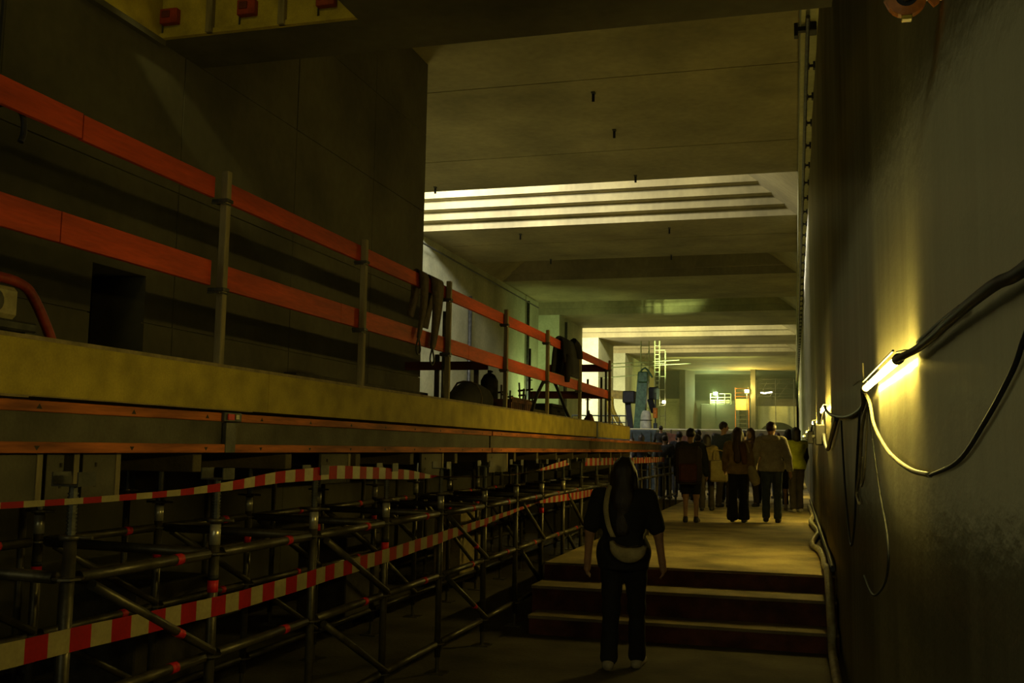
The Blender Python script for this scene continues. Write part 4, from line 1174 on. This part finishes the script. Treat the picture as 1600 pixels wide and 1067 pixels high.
def person(label, loc, H=1.7, rz=0.0, top=('tee', 'black', (.02, .02, .02)), bottom=('trousers', 'black', (.02, .02, .02)), hair='short', hairm='hair',
           shoes='shoe_dark', stride=.12, lift=0.0, arms=((.0, .1), (.0, .1)), spread=.0, wide=1.0, h=.024, turn=0.0, sit=False, long_top=0.0, fingers=True):
    """arms: per side (swing forward, elbow bend) in radians; body faces +y"""
    s = H / 1.72
    t = thing('person', label, 'person', loc, rz)
    W = wide
    hip = {}; knee = {}; ank = {}; toe = {}
    for sd in (-1, 1):
        fy = stride * sd
        hip[sd] = (.085 * sd * W, 0, .90)
        if sit:
            knee[sd] = (.11 * sd, .40, .86); ank[sd] = (.10 * sd, .42, .46); toe[sd] = (.10 * sd, .56, .42)
        else:
            up_ = lift if sd == -1 and lift > 0 else 0
            knee[sd] = (.095 * sd, fy * .55 + .03 + up_ * .2, .49)
            ank[sd] = (.095 * sd, fy - up_ * .6, .085 + up_)
            toe[sd] = (.115 * sd, fy + .15 - up_ * .55, .035 + up_ * .35)
    sh = {sd: (.185 * sd * W, -.0, 1.405) for sd in (-1, 1)}
    elb = {}; wr = {}
    for sd, (sw, eb) in zip((-1, 1), arms):
        a0 = sw; ux = .05 + spread * .5
        e = (sh[sd][0] + sd * ux, sh[sd][1] + .285 * math.sin(a0), sh[sd][2] - .285 * math.cos(a0))
        a1 = a0 + eb
        wv = (e[0] + sd * (.01 + spread * .3), e[1] + .25 * math.sin(a1), e[2] - .25 * math.cos(a1))
        elb[sd] = e; wr[sd] = wv
    ct, st = math.cos(turn), math.sin(turn)

    def hp(x, y, z):      # head-local to body coordinates
        return (x * ct - y * st, x * st + y * ct + .02, z)

    def torso(P, off=0.0):
        d = cap(P, (-.075 * W, 0, .95), (.075 * W, 0, .95), .115 * W + off, .115 * W + off, 1.05)
        d = smin(d, cap(P, (0, 0, 1.0), (0, -.005, 1.16), .13 * W + off, .125 * W + off, 1.25), .08)
        d = smin(d, cap(P, (-.06 * W, 0, 1.28), (.06 * W, 0, 1.28), .125 * W + off, .125 * W + off, 1.2), .08)
        d = smin(d, cap(P, (-.135 * W, -.005, 1.40), (.135 * W, -.005, 1.40), .062 + off, .062 + off), .06)
        return d

    def arm(P, sd, off=0.0, frac=2.0):
        a, e, w_ = map(np.array, (sh[sd], elb[sd], wr[sd]))
        if frac >= 1:
            d = cap(P, a, e, .053 + off, .043 + off)
            w2 = e + (w_ - e) * min(1, frac - 1)
            if frac > 1: d = smin(d, cap(P, e, w2, .041 + off, .041 + off + (-.012) * min(1, frac - 1)), .025)
        else:
            d = cap(P, a, a + (e - a) * frac, .055 + off, .05 + off)
        return d

    def leg(P, sd, off=0.0, end=1.0, flare=0.0):
        d = cap(P, hip[sd], knee[sd], .085 * W + off, .056 + off)
        k_, a_ = np.array(knee[sd]), np.array(ank[sd])
        if end > 0:
            d = smin(d, cap(P, k_, k_ + (a_ - k_) * end, .053 + off, .036 + (.018 * (1 - end)) + off + flare), .04)
        return d

    def skin(X, Y, Z):
        P = (X, Y, Z)
        d = torso(P, -.004)
        for sd in (-1, 1):
            d = smin(d, arm(P, sd), .03)
            d = smin(d, leg(P, sd), .03)
            d = smin(d, cap(P, ank[sd], toe[sd], .034, .026), .02)
        d = smin(d, cap(P, (0, -.01, 1.42), (0, .01, 1.54), .056, .052), .03)
        d = smin(d, ell(P, hp(0, .0, 1.625), (.074, .092, .105)), .02)
        d = smin(d, ell(P, hp(0, .035, 1.57), (.055, .055, .055)), .025)
        d = smin(d, cap(P, hp(0, .088, 1.635), hp(0, .108, 1.60), .008, .013), .012)
        for q in (-1, 1):
            d = smin(d, ell(P, hp(.078 * q, -.005, 1.615), (.012, .02, .03)), .008)
        if fingers:
            for sd in (-1, 1):
                w_ = np.array(wr[sd]); e = np.array(elb[sd]); dr = (w_ - e) / np.linalg.norm(w_ - e)
                fr_ = np.array((0, 1.0, 0)) - dr * dr[1]; fr_ /= np.linalg.norm(fr_)
                inn = np.array((-sd * 1.0, 0, 0))
                palm = w_ + dr * .075
                d = smin(d, cap(P, w_, palm + dr * .0, .028, .030, 1.0), .02)
                for q, (o_, l_) in enumerate(((-.028, .060), (-.010, .072), (.009, .076), (.027, .068))):
                    b0 = palm + fr_ * o_; b1 = b0 + dr * l_ * .55 + inn * .006; b2 = b1 + dr * l_ * .5 + inn * .028
                    rf = max(.0095, h * .40)
                    d = smin(d, cap(P, b0, b1, rf, rf), .006); d = smin(d, cap(P, b1, b2, rf, rf * .85), .005)
                b0 = w_ + dr * .03 + fr_ * .026; b1 = b0 + dr * .035 + fr_ * .024; b2 = b1 + dr * .03 + inn * .012
                d = smin(d, cap(P, b0, b1, .013, .012), .01); d = smin(d, cap(P, b1, b2, .012, .010), .006)
        return d * 1.0

    bx = (-.62 * max(1, W) - spread, -.55, -.02); bX = (.62 * max(1, W) + spread, .62, 1.76)
    xs = [p[0] for d_ in (sh, elb, wr, ank) for p in d_.values()]; yv = [p[1] for d_ in (elb, wr, ank, toe, knee) for p in d_.values()]
    lo = (min(xs) - .15, min(min(yv) - .14, -.22), -.02 if not sit else .35); hi_ = (max(xs) + .15, max(max(yv) + .14, .24), 1.78)
    scl = (s, s, s)
    root = []
    ob = net_obj('body', skin, lo, hi_, h, MT['skin'], t); root.append(ob)
    # --- top
    kind, cn, cc = top
    frac = {'tee': .85, 'jacket': 1.97, 'hoodie': 1.97, 'vest': .12, 'shirt': 1.6}[kind]
    off = {'tee': .016, 'jacket': .026, 'hoodie': .028, 'vest': .03, 'shirt': .014}[kind]
    hem = .88 - long_top

    def topf(X, Y, Z):
        P = (X, Y, Z)
        wob = .004 * np.sin(X * 34 + Z * 11) * np.sin(Z * 23 + X * 15)
        d = torso(P, off)
        if long_top > 0:
            d = smin(d, cap(P, (0, -.01, .95), (0, -.01, hem), .16 * W, .185 * W, 1.2), .06)
        for sd in (-1, 1):
            d = smin(d, arm(P, sd, off if kind != 'tee' else off + .004, frac), .035)
        if kind == 'hoodie':
            d = smin(d, ell(P, (0, -.105, 1.43), (.125, .06, .075)), .03)
        d = d + wob
        d = np.maximum(d, hem - Z)
        d = np.maximum(d, Z - (1.50 if kind != 'vest' else 1.47))
        d = np.maximum(d, -(cap(P, (0, 0, 1.46), (0, .01, 1.6), .060, .075)))
        return d
    ob = net_obj({'tee': 't_shirt', 'jacket': 'jacket', 'hoodie': 'hoodie', 'vest': 'vest', 'shirt': 'shirt'}[kind], topf, (lo[0], lo[1], hem - .04), (hi_[0], hi_[1], 1.56), h, cloth(cn, cc), t); root.append(ob)
    if kind == 'hoodie':
        def hood(X, Y, Z):
            P = (X, Y, Z)
            d = ell(P, (0, -.10, 1.45), (.15, .085, .075))
            return np.maximum(d, -ell(P, (0, -.07, 1.50), (.115, .07, .075)))
        root.append(net_obj('hood', hood, (-.2, -.22, 1.33), (.2, .06, 1.56), h * .7, cloth(cn, cc), t))
    if kind == 'vest':
        def under(X, Y, Z):
            P = (X, Y, Z); d = np.minimum(arm(P, -1, .012, 1.95), arm(P, 1, .012, 1.95))
            return d
        root.append(net_obj('sleeves', under, (lo[0], lo[1], .7), (hi_[0], hi_[1], 1.5), h, cloth('dark under shirt', (.03, .028, .025)), t))
    # --- bottom
    kind2, cn2, cc2 = bottom
    end, flare, o2 = {'trousers': (.97, .022, .014), 'jeans': (.97, .018, .013), 'wide': (.97, .05, .022), 'shorts': (0.0, 0, .028), 'skirt': (.6, .04, .02)}[kind2]

    def botf(X, Y, Z):
        P = (X, Y, Z)
        d = cap(P, (-.075 * W, 0, .95), (.075 * W, 0, .95), .115 * W + .012, .115 * W + .012, 1.05)
        for sd in (-1, 1):
            d = smin(d, leg(P, sd, o2, end, flare), .035)
        if kind2 == 'skirt':
            d = smin(d, cap(P, (0, 0, .9), (0, 0, .35), .17, .22), .05)
        d = d + .0035 * np.sin(Z * 42 + X * 13) * np.sin(X * 25 + Z * 9)
        d = np.maximum(d, Z - 1.02)
        if not sit:
            low = {'shorts': .52, 'skirt': .34}.get(kind2, .055)
            d = np.maximum(d, low - Z)
        return d
    ob = net_obj({'shorts': 'shorts', 'skirt': 'skirt'}.get(kind2, 'trousers'), botf, (lo[0], lo[1], lo[2]), (hi_[0], hi_[1], 1.07), h, cloth(cn2, cc2), t); root.append(ob)
    # --- shoes
    for sd in (-1, 1):
        a_, o_ = np.array(ank[sd]), np.array(toe[sd])
        heel = a_ + np.array((0, -.035, -.045)) if not sit else a_ + np.array((0, -.02, -.03))

        def shf(X, Y, Z):
            P = (X, Y, Z)
            d = cap(P, heel, o_ + np.array((0, .03, 0)), .044, .040)
            d = smin(d, cap(P, a_, heel, .048, .044), .02)
            return np.maximum(d, -(Z - .001)) if not sit else d
        hh = min(h, .015)
        root.append(net_obj('shoe', shf, (min(a_[0], o_[0]) - .1, min(a_[1], o_[1]) - .13, max(-.02, a_[2] - .16) if not sit else a_[2] - .2), (max(a_[0], o_[0]) + .1, max(a_[1], o_[1]) + .13, a_[2] + .09), hh, MT[shoes], t))
    # --- hair
    hc = hp(0, -.012, 1.645)

    def hairf(X, Y, Z):
        P = (X, Y, Z)
        d = ell(P, hc, (.088, .100, .100))
        cut = ell(P, hp(0, .10, 1.585), (.085, .085, .085))
        d = np.maximum(d, -cut)
        if hair == 'long':
            e2 = smin(cap(P, hp(0, -.06, 1.62), hp(0, -.10, 1.36), .085, .085, 1.3), cap(P, hp(0, -.09, 1.4), hp(0, -.13, 1.14), .095, .07, 1.7), .05)
            e2 = smin(e2, cap(P, hp(-.08, -.02, 1.6), hp(-.11, -.05, 1.30), .035, .03), .03)
            e2 = smin(e2, cap(P, hp(.08, -.02, 1.6), hp(.11, -.05, 1.30), .035, .03), .03)
            d = smin(d, e2, .04)
        elif hair == 'bob':
            d = smin(d, cap(P, hp(0, -.035, 1.62), hp(0, -.045, 1.50), .092, .095, 1.1), .03)
            d = np.maximum(d, -ell(P, hp(0, .09, 1.57), (.07, .07, .09)))
        elif hair == 'bun':
            d = smin(d, ell(P, hp(0, -.08, 1.72), (.04, .04, .04)), .015)
        else:
            d = np.maximum(d, 1.565 - Z)
        return d + .003 * np.sin(X * 90) * np.sin(Z * 30)
    root.append(net_obj('hair', hairf, (-.26, -.28, 1.02 if hair == 'long' else 1.38), (.26, .2, 1.79), min(h, .018), MT[hairm], t))
    b = MB()
    for q in (-1, 1):
        c = hp(.03 * q, .083, 1.63)
        b.tube([(c[0], c[1] - .012, c[2]), (c[0], c[1], c[2]), (c[0], c[1] + .006, c[2])], [.012, .012, .006], 8)
    root.append(b.build('eyes', MT['eye'], t))
    for o in root: o.scale = scl
    return t, root


BLK = ('black', (.014, .014, .016))
# the woman in front
wt, _ = person('woman with long dark hair in black, seen from behind, with beige sling bag', (-1.318, 8.05, 0), 1.64, 0.0,
               ('tee', *BLK), ('trousers', 'black trousers', (.010, .010, .013)), 'long', 'hair', 'shoe_pale', .13, .03, ((-.08, .25), (.05, .25)), .05, 1.12, .0125, long_top=.06)
t = thing('sling_bag', 'beige crescent sling bag worn on the back of the woman in black', 'bag', (-1.318, 8.05, 0))
b = MB(); n = 14; vs = []; fs = []
for k in range(n + 1):
    u = k / n; a = math.pi * (1.05 + .82 * u)
    cxp, czp = .075 + .135 * math.cos(a), 1.03 + .125 * math.sin(a)
    th = .062 * math.sin(math.pi * min(max(u, .04), .96)) ** .6
    ox, oz = -math.cos(a), -math.sin(a)
    for q in range(10):
        b_ = 2 * math.pi * q / 10
        vs.append((cxp + ox * th * math.cos(b_) * 1.0, -.205 + .045 * math.sin(b_), czp + oz * th * math.cos(b_)))
for k in range(n):
    for q in range(10):
        a = k * 10 + q; c = k * 10 + (q + 1) % 10
        fs.append((a, a + 10, c + 10, c))
fs.append(tuple(range(10))); fs.append(tuple(range(n * 10, n * 10 + 10))[::-1])
b.add(vs, fs); b.build('pouch', MT['bag'], t, True)
vs, fs = ribbon([(-.10, .09, 1.415), (-.105, -.02, 1.435), (-.11, -.125, 1.36), (-.115, -.165, 1.25), (-.09, -.19, 1.13), (-.05, -.205, 1.04)], [.04] * 6, (1, 0, 0), .005)
b = MB(); b.add(vs, fs); b.build('strap', MT['bag'], t, True)
vs, fs = ribbon([(.185, -.20, 1.05), (.20, -.14, 1.08), (.20, -.02, 1.07), (.165, .1, 1.13)], [.035] * 4, (0, .3, 1), .005)
b = MB(); b.add(vs, fs); b.build('strap', MT['bag'], t, True)
b = MB(); b.tube([(-.03, -.251, 1.0), (0.05, -.255, .97), (.15, -.251, .985)], .003, 5, smooth=3); b.build('zip', MT['sling'], t)

OL = ('olive tan', (.30, .20, .07)); GR = ('grey beige', (.50, .45, .32)); NV = ('navy', (.035, .045, .06)); JN = ('blue jeans', (.05, .07, .09)); DK_ = ('dark brown', (.045, .035, .025))
pa, _ = person('person in shorts carrying a large dark backpack, walking left of the two adults', (-1.63, 16.6, PF), 1.50, 0, ('jacket', 'dark grey', (.04, .045, .045)), ('shorts', *BLK), 'short', 'hair', 'shoe_dark', .02, 0, ((.1, .2), (.1, .2)), .02, 1.08, .018, long_top=.10)
t = thing('backpack', 'large dark backpack on the person in shorts', 'backpack', (-1.63, 16.6, PF))
b = MB(); b.box(-.20, .20, -.40, -.17, .62, 1.22, bev=.05); b.build('pack', cloth('dark pack', (.05, .035, .03)), t)
b = MB(); b.box(-.14, .14, -.445, -.401, .66, .95, bev=.03); b.build('pocket', cloth('dull red pocket', (.09, .03, .02)), t)
for x in (-.13, .13):
    vs, fs = ribbon([(x, -.17, .80), (x, -.14, 1.0), (x, -.10, 1.26), (x, .0, 1.295), (x, .09, 1.24)], [.05] * 5, (1, 0, 0), .01)
    b = MB(); b.add(vs, fs); b.build('strap', cloth('dark pack', (.05, .035, .03)), t)
pb, _ = person('woman in olive-tan jacket and wide black trousers with a brown scarf', (-.90, 16.9, PF), 1.53, 0, ('jacket', *OL), ('wide', 'black trousers', (.010, .010, .013)), 'long', 'hair_brown', 'shoe_dark', .10, .03, ((.3, .5), (-.1, .2)), .02, .92, .018)
t = thing('shoulder_bag', 'tan shoulder bag hanging at the right hip of the woman in the olive jacket', 'bag', (-.90, 16.9, PF))
b = MB(); b.tube([(.30, -.02, .62), (.27, -.03, .70), (.22, -.04, .86), (.20, -.04, .93)], [.05, .085, .07, .03], 10, smooth=3); b.build('pouch', MT['bag'], t, True)
b = MB(); b.tube([(.20, -.04, .93), (.19, -.06, 1.1), (.15, -.08, 1.26), (.12, -.02, 1.30)], .012, 6, smooth=3); b.build('strap', MT['bag'], t, True)
t = thing('scarf', 'brown scarf hanging down the back of the woman in the olive jacket', 'scarf', (-.90, 16.9, PF))
vs, fs = ribbon([(.04, .02, 1.31), (.07, -.10, 1.27), (.10, -.15, 1.13), (.12, -.16, .95)], [.12, .12, .10, .07], (1, 0, 0), .012)
b = MB(); b.add(vs, fs); b.build('cloth', cloth('brown scarf', (.16, .07, .03)), t, True)
pc, _ = person('man in pale grey-beige hoodie and blue jeans walking beside the right wall', (-.375, 17.15, PF), 1.63, 0, ('hoodie', *GR), ('jeans', *JN), 'short', 'hair_brown', 'shoe_dark', .10, .03, ((.1, .5), (-.1, .3)), .07, 1.04, .018, turn=-.25)
pd_, _ = person('tall man in navy jacket looking right at a lit phone', (-1.42, 21.3, PF), 1.74, -.5, ('jacket', *NV), ('jeans', *DK_), 'short', 'hair', 'shoe_dark', .05, 0, ((.0, .2), (.5, 1.7)), .03, 1.0, .022, turn=-.9)
t = thing('phone', 'small lit phone held by the man in navy', 'phone', (-1.10, 21.55, PF + 1.40), -.6)
b = MB(); b.box(-.035, .035, -.005, .004, -.06, .06, bev=.003); b.build('case', MT['rubber'], t)
b = MB(); b.box(-.031, .031, -.0065, -.0051, -.05, .05); b.build('screen', emis('phone screen', (.95, .95, .75), 3.0), t)
pe, _ = person('adult in grey-green jacket with a child on the shoulders', (-3.33, 26.0, PF), 1.50, .2, ('jacket', 'grey green', (.14, .15, .11)), ('jeans', 'khaki', (.12, .10, .05)), 'short', 'hair', 'shoe_pale', .06, 0, ((1.0, 1.5), (1.0, 1.5)), .03, 1.08, .024)
pe2, _ = person('small child sitting on the shoulders of the adult in grey-green', (-3.30, 25.93, PF + .66), 1.10, .15, ('shirt', 'striped dark shirt', (.05, .05, .045)), ('jeans', *BLK), 'short', 'hair', 'shoe_pale', 0, 0, ((.5, .6), (.5, .6)), .02, 1.0, .03, sit=True)

# a person in a yellow vest, then the rest of the crowd
pf, _ = person('person in bright yellow safety vest beside the right wall', (.02, 20.4, PF), 1.62, .35, ('vest', 'yellow vest', (.50, .55, .03)), ('trousers', 'dark brown', (.03, .022, .016)), 'bob', 'hair', 'shoe_pale', .08, 0, ((.2, .5), (.1, .6)), .0, .95, .02)


crowd = [
    (-.12, 22.1, 1.62, .1, ('jacket', *BLK), ('trousers', *BLK), 'long', 'hair', 'woman with long dark hair in black jacket left of the yellow vest'),
    (-.90, 22.0, 1.63, 2.6, ('tee', 'dark red-brown', (.07, .03, .025)), ('jeans', *DK_), 'bob', 'hair_brown', 'person facing the camera between the olive jacket and the hoodie man'),
    (-1.66, 20.0, 1.46, 0, ('jacket', 'ochre brown', (.20, .15, .05)), ('trousers', *DK_), 'bob', 'hair', 'shorter person in ochre-brown jacket left of the man in navy'),
    (-2.18, 24.0, 1.63, .2, ('jacket', *NV), ('jeans', *BLK), 'short', 'hair', 'person in navy behind the backpack wearer'),
    (-2.75, 25.2, 1.60, -.2, ('jacket', *BLK), ('trousers', *BLK), 'short', 'hair', 'person in black just right of the adult with the child'),
    (-1.28, 27.2, 1.68, .4, ('jacket', 'steel blue', (.06, .075, .08)), ('jeans', *BLK), 'short', 'hair', 'person in steel-blue jacket seen between the navy man and the olive jacket'),
    (-.27, 21.2, 1.36, 0, ('tee', *BLK), ('shorts', *BLK), 'short', 'hair', 'child in black right behind the hoodie man'),
    (-.42, 26.0, 1.62, .3, ('jacket', 'dull green', (.07, .08, .045)), ('jeans', *JN), 'short', 'hair_brown', 'person in dull green jacket far behind the hoodie man'),
    (-2.02, 27.0, 1.60, 2.9, ('shirt', 'pale shirt', (.30, .28, .22)), ('jeans', *JN), 'short', 'hair', 'person in pale shirt facing the camera behind the backpack wearer'),
    (-3.95, 27.0, 1.54, .3, ('jacket', *BLK), ('trousers', *BLK), 'bob', 'hair', 'person in black just above the far end of the girder'),
    (-4.40, 28.2, 1.48, 3.0, ('shirt', 'pale shirt', (.30, .28, .22)), ('trousers', *BLK), 'short', 'hair', 'person in pale shirt leftmost of the crowd'),
    (-1.52, 26.0, 1.60, -.4, ('hoodie', 'charcoal', (.05, .05, .05)), ('jeans', *BLK), 'short', 'hair', 'person in charcoal hoodie behind the phone'),
    (-.80, 26.4, 1.60, .2, ('jacket', 'brown', (.12, .07, .035)), ('trousers', *DK_), 'long', 'hair', 'woman in brown jacket far behind, left of the hoodie man'),
    (-.22, 28.0, 1.62, 2.8, ('tee', 'grey tee', (.20, .19, .15)), ('jeans', *JN), 'short', 'hair', 'person in grey tee facing the camera at the very back right'),
    (-3.10, 28.0, 1.55, 0, ('jacket', 'maroon', (.08, .02, .02)), ('trousers', *BLK), 'short', 'hair', 'person in maroon jacket between the child and the navy group'),
    (-2.38, 24.4, 1.48, .2, ('jacket', *BLK), ('trousers', *BLK), 'bob', 'hair', 'shorter person in black between the grey-green adult and the bun-haired woman'),
    (-1.50, 23.5, 1.50, -.1, ('jacket', 'dark teal', (.03, .04, .038)), ('trousers', *BLK), 'short', 'hair', 'person in dark teal behind the ochre-brown jacket'),
    (-.72, 23.6, 1.52, .15, ('hoodie', *BLK), ('trousers', *BLK), 'short', 'hair', 'person in black hoodie half hidden by the man in the pale hoodie'),
    (-.16, 24.8, 1.56, 0, ('jacket', 'dark olive', (.045, .045, .02)), ('trousers', *BLK), 'short', 'hair', 'person in dark olive jacket behind the child in black'),
    (-1.32, 24.2, 1.50, .1, ('jacket', *DK_), ('trousers', *BLK), 'long', 'hair', 'woman with long hair in dark brown behind the lit phone'),
    (-3.0, 24.3, 1.50, -.1, ('jacket', 'charcoal', (.05, .05, .05)), ('trousers', *BLK), 'short', 'hair', 'person in charcoal jacket in front of the maroon jacket'),
    (-2.10, 23.0, 1.50, .1, ('jacket', *DK_), ('wide', *BLK), 'bun', 'hair', 'woman with hair bun in dark brown left of the backpack wearer'),
]
for k, (x, y, H_, rz, tp, bt, hr, hm, lab) in enumerate(crowd):
    person(lab, (x, y, PF), H_, rz, tp, bt, hr, hm, 'shoe_pale' if k % 3 == 0 else 'shoe_dark', .04 + .03 * (k % 3), 0, ((.1 * (k % 4) - .1, .2 + .25 * (k % 3)), (.1, .3 + .3 * (k % 2))), .01, .96 + .04 * (k % 3), .03, turn=.3 * ((k % 3) - 1))
t = thing('tote_bag', 'pale tote bag carried between the navy man and the backpack wearer', 'bag', (-1.42, 19.9, PF))
b = MB(); b.box(-.17, .17, -.07, .07, .56, .98, bev=.03); b.build('bag_body', cloth('tote ochre', (.22, .18, .07)), t)
b = MB(); b.tube([(-.1, 0, .98), (-.08, 0, 1.15), (.08, 0, 1.15), (.1, 0, .98)], .01, 6, smooth=3); b.build('handle', cloth('tote ochre', (.22, .18, .07)), t)
